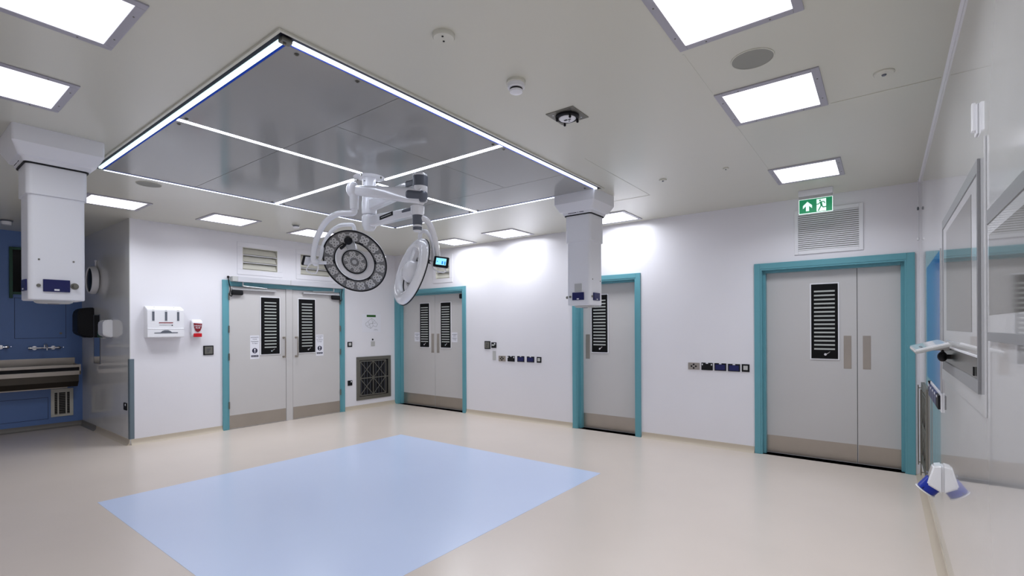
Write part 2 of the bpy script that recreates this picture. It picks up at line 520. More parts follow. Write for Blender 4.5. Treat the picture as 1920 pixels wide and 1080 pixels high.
# door_1 on the left wall (opens flush with the room)
d1 = thing('door_1', 'pair of grey doors with D-handles and overhead operator in a teal frame', 'door', (XA, 0, 0), PI / 2)
d1['kind'] = 'structure'
frame_mb(3.125, 4.995, 2.10, 0.058, 0.02).build('door_frame', m_teal, d1, 'teal painted door frame')
b = MB(); b.box(3.124, 3.155, -0.012, 0.12, 0, 2.10, r=0.002); b.box(4.965, 4.996, -0.012, 0.12, 0, 2.10, r=0.002); b.box(3.155, 4.965, -0.012, 0.12, 2.075, 2.101, r=0.002)
b.build('frame_lining', m_teal, d1)
leaf(d1, 3.160, 4.000, -0.004, 2.07, 0.20, vis=3.752, vk=dict(z0=1.065, z1=1.93, w=0.285, sw=0.32))
leaf(d1, 4.112, 4.960, -0.004, 2.07, 0.20, vis=4.352, vk=dict(z0=1.065, z1=1.93, w=0.285, sw=0.32))
MB().box(4.004, 4.108, -0.010, 0.06, 0.0, 2.075, r=0.004).build('centre_post', m_door, d1, 'pale grey meeting post')
for u in (3.962, 4.165):
    b = MB()
    b.tube([(u, -0.004, 1.31), (u, -0.05, 1.315), (u, -0.066, 1.295), (u, -0.066, 1.03), (u, -0.05, 1.01), (u, -0.004, 1.015)], 0.010, n=10)
    b.cyl((u, -0.003, 1.313), (u, -0.010, 1.313), 0.018, n=16); b.cyl((u, -0.003, 1.013), (u, -0.010, 1.013), 0.018, n=16)
    b.build('pull_handle', m_steel, d1, 'satin steel D pull handle')
for u in (3.153, 4.967):
    for z in (0.35, 1.05, 1.45, 1.92):
        MB().cyl((u, -0.018, z - 0.05), (u, -0.018, z + 0.05), 0.009, n=10).build('hinge', m_steel_dark, d1)
# overhead operator
b = MB(); b.box(3.235, 4.02, -0.118, -0.0215, 2.135, 2.212, r=0.008); b.build('operator_case', m_case, d1, 'long pale overhead operator case')
b = MB(); b.box(4.03, 4.975, -0.118, -0.0215, 2.135, 2.212, r=0.008); b.build('operator_case', m_case, d1, 'long pale overhead operator case')
MB().box(3.165, 3.234, -0.116, -0.0215, 2.138, 2.210, r=0.004).build('operator_end_cap', m_lgrey, d1)
MB().box(4.020, 4.030, -0.114, -0.0215, 2.138, 2.208).build('operator_joint', m_lgrey, d1)
for sgn, ua, ub, uh in ((1, 3.19, 3.83, 3.32), (-1, 4.93, 4.27, 4.80)):
    MB().box(min(ua, ub), max(ua, ub), -0.055, -0.004, 2.018, 2.040, r=0.004).build('slide_rail', m_alu, d1)
    e = uh + sgn * 0.36
    b = MB()
    b.cyl((uh, -0.08, 2.137), (uh, -0.08, 2.075), 0.010, n=10)
    b.tube([(uh, -0.08, 2.078), (e, -0.06, 2.062)], 0.007, n=8, smooth=False)
    b.cyl((e, -0.06, 2.068), (e, -0.045, 2.035), 0.008, n=10)
    b.build('operator_arm', m_alu, d1)
for ub, uc, sg in ((3.26, 3.14, -1), (4.87, 4.985, 1)):
    b = MB(); b.box(ub - 0.08, ub + 0.08, -0.062, -0.004, 1.945, 2.016, r=0.024, seg=3)
    b.build('safety_sensor', m_black, d1, 'black rounded safety sensor')
    b = MB()
    b.tube([(uc, -0.035, 2.20), (uc + 0.0, -0.05, 2.13), (uc + 0.02 * -sg, -0.05, 2.03), (uc + 0.01 * -sg, -0.05, 1.95), (uc + 0.035 * -sg, -0.05, 1.925), (ub + 0.07 * sg, -0.03, 1.955)], 0.0065, n=8)
    b.build('sensor_cable', m_black, d1)
MB().sphere((3.14, -0.03, 2.20), 0.018, 12).build('cable_gland', m_black, d1)

def notice(wl, u0, u1, z0, z1, off, label, full=True):
    t = thing('notice', label, 'sign', on_wall(wl, (u0 + u1) / 2, 0, off), RZ[wl], 'door notices')
    w, h = (u1 - u0), (z1 - z0)
    zc = (z0 + z1) / 2
    MB().box(-w / 2, w / 2, -0.0015, 0, z0, z1).build('card', m_paper, t)
    y = -0.0024
    s = w / 0.14
    if full:
        for txt, z, sz in (('AUTOMATIC', z1 - 0.027, 0.021), ('DOOR', z1 - 0.055, 0.021), ('Push Button', z1 - 0.088, 0.023), ('To Open', z1 - 0.117, 0.023)):
            text_mesh('lettering', txt, sz * s, m_ink, t, (0, y, z))
        zc = z0 + 0.125
        MB().cyl((0, -0.001, zc), (0, y, zc), 0.041 * s, n=28).build('mandatory_disc', m_ink, t)
        e = MB()
        e.prism([(-0.010, 0.027), (0.010, 0.027), (0.006, -0.006), (-0.006, -0.006)], y - 0.0008, y, Matrix.Translation((0, 0, zc)))
        e.cyl((0, y - 0.0008, zc - 0.020), (0, y, zc - 0.020), 0.008, n=12)
        e.build('exclamation_mark', m_paper, t)
        MB().box(-0.054 * s, 0.054 * s, y, -0.001, z0 + 0.03, z0 + 0.058, r=0.0003).build('caption_bar', m_ink, t)
        text_mesh('lettering', 'KEEP CLEAR', 0.016 * s, m_paper, t, (0, y - 0.0006, z0 + 0.044))
    else:
        for txt, z, sz in (('AUTOMATIC', z1 - 0.035, 0.020), ('DOOR', z1 - 0.062, 0.020), ('Push Button', z1 - 0.100, 0.021), ('To Open', z1 - 0.130, 0.021)):
            text_mesh('lettering', txt, sz * s, m_ink, t, (0, y, z))
    return t
notice('A', 3.452, 3.588, 1.0, 1.352, 0.0042, 'white exclamation notice on the left leaf of the handle doors')
notice('A', 4.514, 4.650, 1.0, 1.352, 0.0042, 'white exclamation notice on the right leaf of the handle doors')

# doors on the back wall (recessed 0.12)
DP = 0.115
def back_door(name, label, opening, ztop=2.11):
    r = thing(name, label, 'door', (0, YB, 0), 0)
    r['kind'] = 'structure'
    u0, u1 = opening[0], opening[1]
    frame_mb(u0, u1, ztop, 0.058, DP).build('door_frame', m_teal, r, 'teal painted architrave')
    reveal_mb(u0, u1, ztop, DP).build('frame_lining', m_teal, r, 'teal painted reveal and stop')
    return r
d2 = back_door('door_2', 'narrow pair of grey doors in the room corner, teal frame', D2)
leaf(d2, -7.445, -6.557, DP, 2.085, 0.215, vis=-6.820, plate=-6.615)
leaf(d2, -6.552, -5.760, DP, 2.085, 0.215, vis=-6.270, plate=-6.475)
MB().box(-5.90, -5.80, DP - 0.06, DP - 0.001, 1.965, 2.045, r=0.02, seg=3).build('closer', m_black, d2, 'small black door closer')
d3 = back_door('door_3', 'single grey door half hidden by the far ceiling pendant, teal frame', D3)
leaf(d3, -3.505, -2.640, DP, 2.085, 0.215, vis=-3.215, plate=-3.408)
d4 = back_door('door_4', 'wide leaf-and-a-half grey door under the green exit sign, teal frame', D4)
leaf(d4, -1.105, -0.229, DP, 2.085, 0.205, vis=-0.517, plate=-0.311)
leaf(d4, -0.224, 0.157, DP, 2.085, 0.205, plate=-0.145)
for z in (0.25, 0.55, 1.2):
    pass
notice('B', -7.105, -6.965, 1.20, 1.372, -(DP - 0.0002), 'small white notice on the left leaf of the corner doors', False)
notice('B', -6.128, -5.990, 1.20, 1.372, -(DP - 0.0002), 'small white notice on the right leaf of the corner doors', False)

# rooms behind the leaves: closing boards (so no light leaks)
# ------------------------------------------------------------------ grilles / vents
def transfer_vent(wl, u0, u1, z0, z1, label, dark=False):
    t = thing('transfer_vent', label, 'vent', on_wall(wl, (u0 + u1) / 2), RZ[wl], 'transfer vents above doors')
    w = (u1 - u0) / 2
    f = 0.075
    b = MB()
    b.box(-w - f, w + f, -0.008, 0, z1, z1 + f, r=0.003); b.box(-w - f, w + f, -0.008, 0, z0 - f, z0, r=0.003)
    b.box(-w - f, -w, -0.008, 0, z0, z1, r=0.003); b.box(w, w + f, -0.008, 0, z0, z1, r=0.003)
    b.build('vent_frame', m_wall, t)
    b = MB()
    b.box(-w + 0.0005, -w + 0.006, -0.008, 0.155, z0, z1); b.box(w - 0.006, w - 0.0005, -0.008, 0.155, z0, z1)
    b.box(-w, w, -0.008, 0.155, z1 - 0.006, z1 - 0.0005); b.box(-w, w, -0.008, 0.155, z0 + 0.0005, z0 + 0.006)
    b.box(-w, w, 0.150, 0.155, z0, z1)
    b.build('vent_box', m_cream, t)
    n = 3
    hh = (z1 - z0) / n
    for k in range(n):
        zc = z0 + hh * (k + 0.5)
        mt = Matrix.Translation((0, 0.035, zc)) @ Matrix.Rotation(R_(-28), 4, 'X')
        b = MB(); b.box(-w + 0.006, w - 0.006, -0.004, 0.004, -hh * 0.42, hh * 0.42, r=0.002, mtx=mt)
        s_ = b.build('flap', m_cream, t)
    for k in range(1, n):
        MB().box(-w + 0.006, w - 0.006, 0.0, 0.012, z0 + hh * k - 0.006, z0 + hh * k + 0.004, r=0.001).build('flap_bar', m_white, t)
transfer_vent('A', 3.35, 3.87, 2.33, 2.66, 'cream flap vent above the left leaf of the handle doors')
transfer_vent('A', 4.25, 4.77, 2.33, 2.66, 'cream flap vent half hidden behind the round lamp head')
transfer_vent('B', -6.40, -6.06, 2.33, 2.67, 'cream flap vent above the corner doors')

# louvred grille above door 4
t = thing('louvre_grille', 'white fine louvred grille above the wide door', 'vent', (-0.475, YB, 0), 0)
b = MB()
U0, U1, Z0, Z1 = -0.308, 0.308, 2.235, 2.715
b.box(U0 + 0.036, U1 - 0.036, -0.016, 0, Z1 - 0.04, Z1, r=0.003); b.box(U0 + 0.036, U1 - 0.036, -0.016, 0, Z0, Z0 + 0.04, r=0.003)
b.box(U0, U0 + 0.036, -0.016, 0, Z0, Z1, r=0.003); b.box(U1 - 0.036, U1, -0.016, 0, Z0, Z1, r=0.003)
b.build('grille_frame', m_white, t)
MB().box(U0 + 0.03, U1 - 0.03, -0.002, 0.0, Z0 + 0.03, Z1 - 0.03).build('backing', m_steel_dark, t)
sl = MB().box(U0 + 0.034, U1 - 0.034, -0.0012, 0.0012, -0.0075, 0.0075, mtx=Matrix.Rotation(R_(-24), 4, 'X')).build('slat', m_white, t)
N = 19
for k in range(N):
    s = sl if k == 0 else sl.copy()
    if k: C.objects.link(s)
    s.location = (0, -0.0085, Z0 + 0.05 + (Z1 - Z0 - 0.10) * k / (N - 1))
    s.scale = (1, 1, 1)

# dark filter grille on left wall + its twin on the right wall
def filter_grille(wl, u, z0, z1, w, label):
    t = thing('filter_grille', label, 'vent', on_wall(wl, u), RZ[wl])
    h = w / 2
    b = MB()
    f = 0.062
    b.box(-h, h, -0.014, 0, z1 - f, z1, r=0.003); b.box(-h, h, -0.014, 0, z0, z0 + f, r=0.003)
    b.box(-h, -h + f, -0.014, 0, z0 + f, z1 - f, r=0.003); b.box(h - f, h, -0.014, 0, z0 + f, z1 - f, r=0.003)
    b.build('grille_frame', m_steel_dark, t)
    MB().box(-h + f - 0.002, h - f + 0.002, -0.0025, 0, z0 + f - 0.002, z1 - f + 0.002).build('dark_filter', m_black, t)
    x0, x1, a0, a1 = -h + f + 0.012, h - f - 0.055, z0 + f + 0.02, z1 - f - 0.02
    xm, zm = (x0 + x1) / 2, (a0 + a1) / 2
    for x in (x0, xm, x1):
        MB().box(x - 0.009, x + 0.009, -0.012, -0.003, a0, a1, r=0.001).build('upright_bar', m_steel_dark, t)
    for z in (a0, zm, a1):
        MB().box(x0, h - f if z == zm else x1, -0.0135, -0.004, z - 0.009, z + 0.009, r=0.001).build('cross_bar', m_steel_dark, t)
    for (xa, xb) in ((x0, xm), (xm, x1)):
        for (za, zb) in ((a0, zm), (zm, a1)):
            b = MB()
            for (p, q) in (((xa, za), (xb, zb)), ((xa, zb), (xb, za))):
                L = math.hypot(q[0] - p[0], q[1] - p[1])
                an = math.atan2(q[1] - p[1], q[0] - p[0])
                b.box(-L / 2, L / 2, -0.010, -0.005, -0.006, 0.006, mtx=Matrix.Translation(((p[0] + q[0]) / 2, 0, (p[1] + q[1]) / 2)) @ Matrix.Rotation(-an, 4, 'Y'))
            b.build('diagonal_brace', m_steel_dark, t)
    for k in range(9):
        xx = x0 + (x1 - x0) * (k + 0.5) / 9
        MB().box(xx - 0.003, xx + 0.003, -0.0045, -0.0024, a0, a1).build('mesh_rib', m_grey, t)
    return t
filter_grille('A', 5.678, 0.157, 0.937, 0.764, 'dark steel filter grille with crossed braces below the fire plan')
g = filter_grille('C', 5.52, 0.20, 0.935, 0.66, 'dark steel filter grille low on the glossy right wall')
for u in (-0.28, 0.12):
    b = MB()
    b.tube([(u, -0.012, 0.885), (u, -0.033, 0.885), (u, -0.036, 0.86), (u, -0.036, 0.24), (u, -0.033, 0.212), (u, -0.012, 0.212)], 0.0045, n=8)
    b.build('guard_bar', m_steel_dark, g, 'thin wire guard bar')

# louvre vent under the trough on the blue wall
t = thing('louvre_vent', 'small cream framed vent under the scrub trough', 'vent', (XBL, 1.757, 0), PI / 2)
b = MB()
b.box(-0.125, 0.125, -0.014, 0, 0.52, 0.575, r=0.003); b.box(-0.125, 0.125, -0.014, 0, 0.165, 0.20, r=0.003)
b.box(-0.125, -0.085, -0.014, 0, 0.19, 0.53, r=0.003); b.box(0.085, 0.125, -0.014, 0, 0.19, 0.53, r=0.003)
b.build('vent_frame', m_cream, t)
MB().box(-0.09, 0.09, -0.002, 0, 0.19, 0.53).build('backing', m_black, t)
for k in range(12):
    MB().box(-0.088, 0.088, -0.010, -0.003, 0.208 + k * 0.026, 0.216 + k * 0.026).build('slat', m_steel_dark, t)
for x in (-0.045, 0.045):
    MB().box(x - 0.008, x + 0.008, -0.0125, -0.009, 0.19, 0.53).build('upright_bar', m_cream, t)

# ================================================================== CEILING THINGS
def ceiling_light(x0, x1, y0, y1, label, power=1.0, fr=0.04, spread=None):
    cx, cy = (x0 + x1) / 2, (y0 + y1) / 2
    t = thing('ceiling_light', label, 'ceiling light', (cx, cy, CZ), 0, 'square recessed ceiling lights')
    a, c = (x1 - x0) / 2, (y1 - y0) / 2
    z = -0.008
    b = MB()
    b.box(-a - fr, -a, -c - fr, c + fr, z, 0, r=0.003); b.box(a, a + fr, -c - fr, c + fr, z, 0, r=0.003)
    b.box(-a, a, -c - fr, -c, z, 0, r=0.003); b.box(-a, a, c, c + fr, z, 0, r=0.003)
    b.build('light_frame', m_lightframe, t)
    MB().box(-a, a, -c, c, -0.005, -0.001).build('diffuser', m_panel if power > 0.6 else m_panel_dim, t, 'glowing white diffuser')
    ld = bpy.data.lights.new('panel_beam', 'AREA')
    ld.shape = 'RECTANGLE'
    ld.size, ld.size_y = 2 * a - 0.01, 2 * c - 0.01
    ld.energy = BEAM * power
    ld.spread = R_(spread or SPREAD)
    ld.color = (0.90, 0.935, 1.0)
    lo = bpy.data.objects.new('panel_beam', ld)
    C.objects.link(lo)
    lo.parent = t
    lo.location = (0, 0, -0.0065)
    for (sx, sy) in ((-1, -0.6), (-1, 0.6), (1, -0.6), (1, 0.6), (-0.6, -1), (0.6, -1), (-0.6, 1), (0.6, 1)):
        px = sx * (a + fr / 2) if abs(sx) == 1 else sx * a
        py = sy * (c + fr / 2) if abs(sy) == 1 else sy * c
        MB().cyl((px, py, z - 0.002), (px, py, z + 0.002), 0.004, n=8).build('screw', m_steel_dark, t)
    return t
K = 1.0145
def CL(x0, x1, y0, y1, label, power=1.0, spread=None):
    return ceiling_light(x0 * K, x1 * K, y0 * K, y1 * K, label, power, spread=spread)
CL(-0.768, -0.310, 1.960, 2.424, 'largest square ceiling light, cut by the top edge right of centre')
CL(-0.765, -0.310, 3.093, 3.572, 'square ceiling light beyond the grey speaker on the right')
CL(-0.773, -0.318, 4.835, 5.322, 'square ceiling light nearest the green exit sign')
CL(-2.988, -2.526, 0.230, 0.692, 'large square ceiling light in the top left corner of the view', 0.45)
CL(-4.120, -3.656, 0.232, 0.696, 'square ceiling light at the left edge above the near pendant', 0.45)
CL(-6.868, -6.412, 1.385, 1.860, 'square ceiling light just right of the near white pendant')
CL(-6.824, -6.366, 2.527, 3.016, 'square ceiling light above the wall with the towel dispenser')
CL(-6.800, -6.335, 3.687, 4.150, 'square ceiling light partly behind the round lamp head')
CL(-5.690, -5.262, 5.480, 5.910, 'square ceiling light just right of the tilted ring lamp', 1.0, 170)
CL(-4.630, -4.140, 5.452, 5.910, 'square ceiling light washing the bare back wall between pendant and ring lamp', 1.0, 170)
CL(-2.985, -2.480, 5.450, 5.920, 'square ceiling light partly behind the far white pendant', 1.0, 170)
CL(-0.770, -0.312, 0.10, 0.56, 'square ceiling light behind the camera')

# canopy -------------------------------------------------------------
cnp = thing('laminar_canopy', 'large grey ventilation canopy outlined by glowing strips', 'ventilation canopy', (0, 0, CZ))
X0, X1, Y0, Y1 = -5.375, -2.285, 1.215, 4.420
b = MB()
o_ = 0.055
zc0 = -0.012
q_ = 0.040
b.box(X0 - o_, X1 + o_, Y0 - o_, Y0 - q_, zc0, 0, r=0.002); b.box(X0 - o_, X1 + o_, Y1 + q_, Y1 + o_, zc0, 0, r=0.002)
b.box(X0 - o_, X0 - q_, Y0 - q_, Y1 + q_, zc0, 0, r=0.002); b.box(X1 + q_, X1 + o_, Y0 - q_, Y1 + q_, zc0, 0, r=0.002)
b.build('outer_trim', m_ceil, cnp, 'pale outer trim')
b = MB()
g_ = 0.026
b.box(X0 - q_, X1 + q_, Y0 - q_, Y0 + g_, -0.004, -0.0005); b.box(X0 - q_, X1 + q_, Y1 - g_, Y1 + q_, -0.004, -0.0005)
b.box(X0 - q_, X0 + g_, Y0 + g_, Y1 - g_, -0.004, -0.0005); b.box(X1 - g_, X1 + q_, Y0 + g_, Y1 - g_, -0.004, -0.0005)
b.build('strip_channel', m_channel, cnp, 'dark channel around the canopy')
hs = 0.0105
def strip(x0, x1, y0, y1, m, nm='perimeter_strip', z0=-0.020, z1=-0.004):
    return MB().box(x0, x1, y0, y1, z0, z1, r=0.003).build(nm, m, cnp, 'glowing light strip')
strip(X0 + 0.03, X1 - 0.03, Y0 - hs - 0.004, Y0 + hs, m_bluestrip)     # runs away from camera, near long side
strip(X0 + 0.03, X1 - 0.03, Y1 - hs, Y1 + hs, m_edgestrip)
strip(X1 - hs, X1 + hs, Y0 + 0.04, Y1 - 0.01, m_edgestrip)
strip(X0 - hs, X0 + hs, Y0 + 0.03, Y1 - 0.03, m_edgestrip)
# blue acrylic edges inside the strips
for a in ((X0 + 0.02, X1 - 0.02, Y0 + 0.023, Y0 + 0.026), (X0 + 0.02, X1 - 0.02, Y1 - 0.026, Y1 - 0.023)):
    MB().box(*a, -0.018, -0.006).build('edge_lip', m_bluetrim, cnp, 'blue acrylic lip')
for a in ((X1 - 0.026, X1 - 0.023, Y0 + 0.02, Y1 - 0.02), (X0 + 0.023, X0 + 0.026, Y0 + 0.02, Y1 - 0.02)):
    MB().box(*a, -0.018, -0.006).build('edge_lip', m_bluetrim, cnp, 'blue acrylic lip')
# pinwheel of inner strips
iw = 0.018
strip(-3.713 - iw, -3.713 + iw, Y0 + 0.025, 2.725, m_strip, 'inner_strip', -0.0145, -0.006)
strip(-3.715, X1 - 0.025, 2.925 - iw, 2.925 + iw, m_strip, 'inner_strip', -0.0145, -0.006)
strip(X0 + 0.025, -3.960, 2.745 - iw, 2.745 + iw, m_strip, 'inner_strip', -0.0145, -0.006)
strip(-3.872 - iw, -3.872 + iw, 2.97, Y1 - 0.025, m_strip, 'inner_strip', -0.0145, -0.006)
def cpanel(x0, x1, y0, y1):
    MB().box(x0 + 0.002, x1 - 0.002, y0 + 0.002, y1 - 0.002, -0.014, -0.001, r=0.002).build('canopy_panel', m_canopy, cnp)
xa, xb, ya, yb = X0 + 0.026, X1 - 0.026, Y0 + 0.026, Y1 - 0.026
sx, sy1, sy2 = -2.985, 1.94, 3.82
cpanel(-3.693, xb, ya, sy1); cpanel(-3.693, sx, sy1, 2.905); cpanel(sx, xb, sy1, 2.905)
cpanel(xa, -3.733, ya, sy1); cpanel(xa, -3.733, sy1, 2.725)
cpanel(xa, -3.892, 2.765, sy2); cpanel(xa, -3.892, sy2, yb)
cpanel(-3.852, sx, 2.945, sy2); cpanel(sx, xb, 2.945, sy2); cpanel(-3.852, xb, sy2, yb)
for (x, y) in ((X1 - 0.07, Y0 + 0.10), (-3.65, Y0 + 0.06), (-3.78, Y0 + 0.06), (X1 - 0.06, 2.86), (X1 - 0.06, 2.99), (X1 - 0.06, Y0 + 0.45),
               (-3.81, Y1 - 0.06), (-3.94, Y1 - 0.06), (X0 + 0.06, 2.81), (X0 + 0.06, 2.68), (X1 - 0.08, Y1 - 0.10)):
    b = MB(); b.cyl((x, y, -0.013), (x, y, -0.020), 0.012, n=12, bev=0.002); b.cyl((x, y, -0.019), (x, y, -0.024), 0.006, n=12, bev=0.001)
    b.build('fixing_knob', m_steel_dark, cnp)
b = MB(); b.box(X1 - 0.02, X1 + 0.022, Y0 - 0.022, Y0 + 0.03, -0.03, -0.007, r=0.006)
b.cyl((X1, Y0, -0.03), (X1, Y0, -0.038), 0.008, n=10); b.build('corner_bracket', m_steel_dark, cnp)

# ceiling pendants ----------------------------------------------------
def pendant(x0, x1, y0, y1, cov, zsleeve, zbot, label, spec):
    cx, cy = (x0 + x1) / 2, (y0 + y1) / 2
    t = thing('ceiling_pendant', label, 'medical pendant', (cx, cy, 0), 0, 'white telescopic ceiling pendants')
    w, d = (x1 - x0) / 2, (y1 - y0) / 2
    cw, cd = cov
    def ring(hx, hy, z, r, n=5):
        out = []
        for (sx_, sy_, a0) in ((1, 1, 0), (-1, 1, PI / 2), (-1, -1, PI), (1, -1, 3 * PI / 2)):
            for k in range(n):
                a = a0 + (PI / 2) * k / (n - 1)
                out.append(Vector((sx_ * (hx - r) + r * math.cos(a), sy_ * (hy - r) + r * math.sin(a), z)))
        return out
    def loft(rings, nm, m, lab=None):
        tm = bmesh.new()
        vr = [[tm.verts.new(p) for p in rg] for rg in rings]
        for a, c in zip(vr, vr[1:]):
            for k in range(len(a)):
                tm.faces.new((a[k], a[(k + 1) % len(a)], c[(k + 1) % len(a)], c[k]))
        tm.faces.new(vr[0]); tm.faces.new(list(reversed(vr[-1])))
        bmesh.ops.recalc_face_normals(tm, faces=tm.faces)
        b = MB(); b._add(tm)
        return b.build(nm, m, t, lab, ang=25)
    zn = 2.628
    loft([ring(cw, cd, CZ, 0.015), ring(cw, cd, 2.738, 0.015), ring(w + 0.058, d + 0.058, 2.662, 0.03), ring(w + 0.036, d + 0.036, 2.652, 0.03), ring(w + 0.030, d + 0.030, zn, 0.03)], 'ceiling_cover', m_white, 'flared white ceiling cover')
    loft([ring(w + 0.022, d + 0.022, zn, 0.03), ring(w + 0.022, d + 0.022, zn - 0.010, 0.03)], 'gasket', m_black)
    loft([ring(w + 0.012, d + 0.012, zn - 0.01, 0.032), ring(w + 0.012, d + 0.012, zsleeve, 0.032)], 'upper_sleeve', m_white)
    loft([ring(w, d, zsleeve, 0.03), ring(w, d, zbot + 0.006, 0.03), ring(w - 0.006, d - 0.006, zbot, 0.026)], 'lower_sleeve', m_white)
    b = MB(); b.lathe([(0, -0.022), (0.09, -0.020), (0.105, -0.012), (0.108, 0.0), (0, 0.0)], n=36, mtx=Matrix.Translation((0, 0, zbot)))
    b.build('underside_plate', m_lgrey, t)
    MB().lathe([(0, -0.0045), (0.03, -0.004), (0.034, 0)], n=24, mtx=Matrix.Translation((0.0, 0, zbot - 0.0215))).build('underside_plug', m_grey, t)
    def face(f):   # matrix for a face: local x right, -y out
        if f == '+x': return Matrix.Translation((w, 0, 0)) @ Matrix.Rotation(PI / 2, 4, 'Z')
        if f == '-y': return Matrix.Translation((0, -d, 0))
        if f == '-x': return Matrix.Translation((-w, 0, 0)) @ Matrix.Rotation(-PI / 2, 4, 'Z')
    for (f, kind, u, z) in spec:
        mt = face(f)
        if kind == 'blue':
            b = MB(); b.box(u - 0.073, u + 0.073, -0.012, 0.001, z - 0.044, z + 0.044, r=0.004, mtx=mt)
            s = b.build('socket_cover', m_navy, t, 'navy blue flap socket')
            MB().box(u - 0.014, u + 0.014, -0.0145, -0.011, z - 0.036, z - 0.024, r=0.001, mtx=mt).build('white_tab', m_white, s)
        elif kind == 'blue_s':
            b = MB(); b.box(u - 0.068, u + 0.068, -0.012, 0.001, z - 0.040, z + 0.040, r=0.004, mtx=mt)
            s = b.build('socket_cover', m_navy, t, 'navy blue flap socket')
            MB().box(u - 0.012, u + 0.012, -0.0145, -0.011, z - 0.033, z - 0.022, r=0.001, mtx=mt).build('white_tab', m_white, s)
        elif kind == 'plate':
            MB().box(u - 0.042, u + 0.042, -0.005, 0.001, z - 0.042, z + 0.042, r=0.003, mtx=mt).build('blank_plate', m_lgrey, t)
        elif kind == 'knob':
            b = MB()
            b.cyl(mt @ Vector((u, 0.001, z)), mt @ Vector((u, -0.004, z)), 0.024, n=16)
            b.cyl(mt @ Vector((u, 0, z)), mt @ Vector((u, -0.034, z)), 0.014, n=16, bev=0.003)
            b.build('earth_terminal', m_steel_dark, t)
        elif kind == 'lock':
            b = MB(); b.cyl(mt @ Vector((u, 0.001, z)), mt @ Vector((u, -0.010, z)), 0.012, n=12, bev=0.002)
            b.build('earth_stud', m_steel_dark, t)
        elif kind == 'screw':
            b = MB(); b.cyl(mt @ Vector((u, 0.001, z)), mt @ Vector((u, -0.004, z)), 0.006, n=10)
            b.build('screw', m_steel_dark, t)
        elif kind == 'mark':
            mt2 = face(f)
            off = -(cw - w) if f in ('+x',) else -(cd - d)
            for (a, c) in ((u - 0.10, u + 0.0), (u + 0.012, u + 0.022), (u + 0.034, u + 0.085)):
                MB().box(a, c, -0.0345, -0.029, z - 0.005, z + 0.005, mtx=mt2).build('small_lettering', m_ink, t)
    return t
pendant(-5.04, -4.76, 0.682, 0.992, (0.245, 0.248), 2.41, 1.665, 'near white ceiling pendant with navy sockets at the left edge',
        [('+x', 'blue', -0.008, 1.768), ('+x', 'knob', 0.091, 1.770), ('+x', 'lock', -0.103, 1.766), ('+x', 'screw', -0.10, 1.951), ('+x', 'screw', 0.086, 1.951),
         ('-y', 'blue_s', 0.03, 1.77), ('-y', 'mark', -0.02, 2.645)])
pendant(-2.675, -2.398, 4.485, 4.757, (0.236, 0.232), 2.345, 1.682, 'far white ceiling pendant in front of the single door',
        [('-y', 'blue_s', 0.0, 1.776), ('-y', 'plate', -0.002, 1.866), ('-y', 'lock', -0.096, 1.772), ('-x', 'knob', 0.09, 1.77), ('+x', 'blue_s', -0.008, 1.772), ('+x', 'lock', -0.098, 1.772),
         ('+x', 'screw', -0.085, 1.95), ('+x', 'screw', 0.085, 1.94), ('-y', 'mark', 0.0, 2.645)])

# small ceiling things ------------------------------------------------
def disc_thing(name, label, cat, x, y, parts, group=None):
    t = thing(name, label, cat, (x * K, y * K, CZ), 0, group)
    for (nm, prof, m) in parts:
        MB().lathe(prof, n=32).build(nm, m, t)
    return t
t = disc_thing('alarm_base', 'round white alarm base on the ceiling nearest the top edge', 'alarm', -1.645, 1.645,
           [('base', [(0, 0), (0.053, 0), (0.053, -0.012), (0.048, -0.020), (0, -0.021)], m_ceil)])
for (x, y) in ((0.012, -0.02), (-0.012, 0.012)):
    MB().cyl((x, y, -0.0205), (x, y, -0.023), 0.005, n=10).build('led', m_black, t)
disc_thing('smoke_detector', 'white smoke detector between alarm base and speaker plate', 'smoke detector', -1.635, 2.20,
           [('base', [(0, 0), (0.054, 0), (0.054, -0.014), (0.050, -0.018), (0, -0.018)], m_ceil),
            ('sensor_head', [(0, -0.017), (0.048, -0.018), (0.048, -0.040), (0.044, -0.044), (0, -0.044)], m_white),
            ('vent_gap', [(0, -0.043), (0.036, -0.044), (0.036, -0.054), (0, -0.054)], m_black),
            ('sensor_cap', [(0, -0.053), (0.038, -0.054), (0.036, -0.064), (0.02, -0.068), (0, -0.069)], m_white)])
disc_thing('speaker', 'large round grey ceiling speaker between two bright lights', 'speaker', -0.536, 2.763,
           [('speaker_ring', [(0.100, 0), (0.104, 0), (0.104, -0.004), (0.100, -0.005), (0.098, -0.004)], m_ceil), ('speaker_grille', [(0, 0), (0.1, 0), (0.1, -0.003), (0.05, -0.004), (0, -0.004)], m_spk)])
disc_thing('speaker', 'round grey ceiling speaker beyond the left edge of the canopy', 'speaker', -5.55, 1.622,
           [('speaker_ring', [(0.100, 0), (0.104, 0), (0.104, -0.004), (0.100, -0.005), (0.098, -0.004)], m_ceil), ('speaker_grille', [(0, 0), (0.1, 0), (0.1, -0.003), (0.05, -0.004), (0, -0.004)], m_spk)])
for (x, y, r, lab) in ((0.004, 3.352, 0.048, 'round white ceiling cover plate nearest the right wall'), (-1.645, 4.511, 0.036, 'small white ceiling sensor beyond the canopy corner'), (-1.091, 4.517, 0.024, 'tiny white ceiling sensor left of the far right light')):
    tt = disc_thing('ceiling_sensor', lab, 'sensor', x, y, [('base', [(0, 0), (r, 0), (r, -0.006), (r * 0.9, -0.011), (0, -0.012)], m_ceil), ('sensor_eye', [(0, -0.011), (r * 0.25, -0.012), (r * 0.2, -0.018), (0, -0.019)], m_grey)])
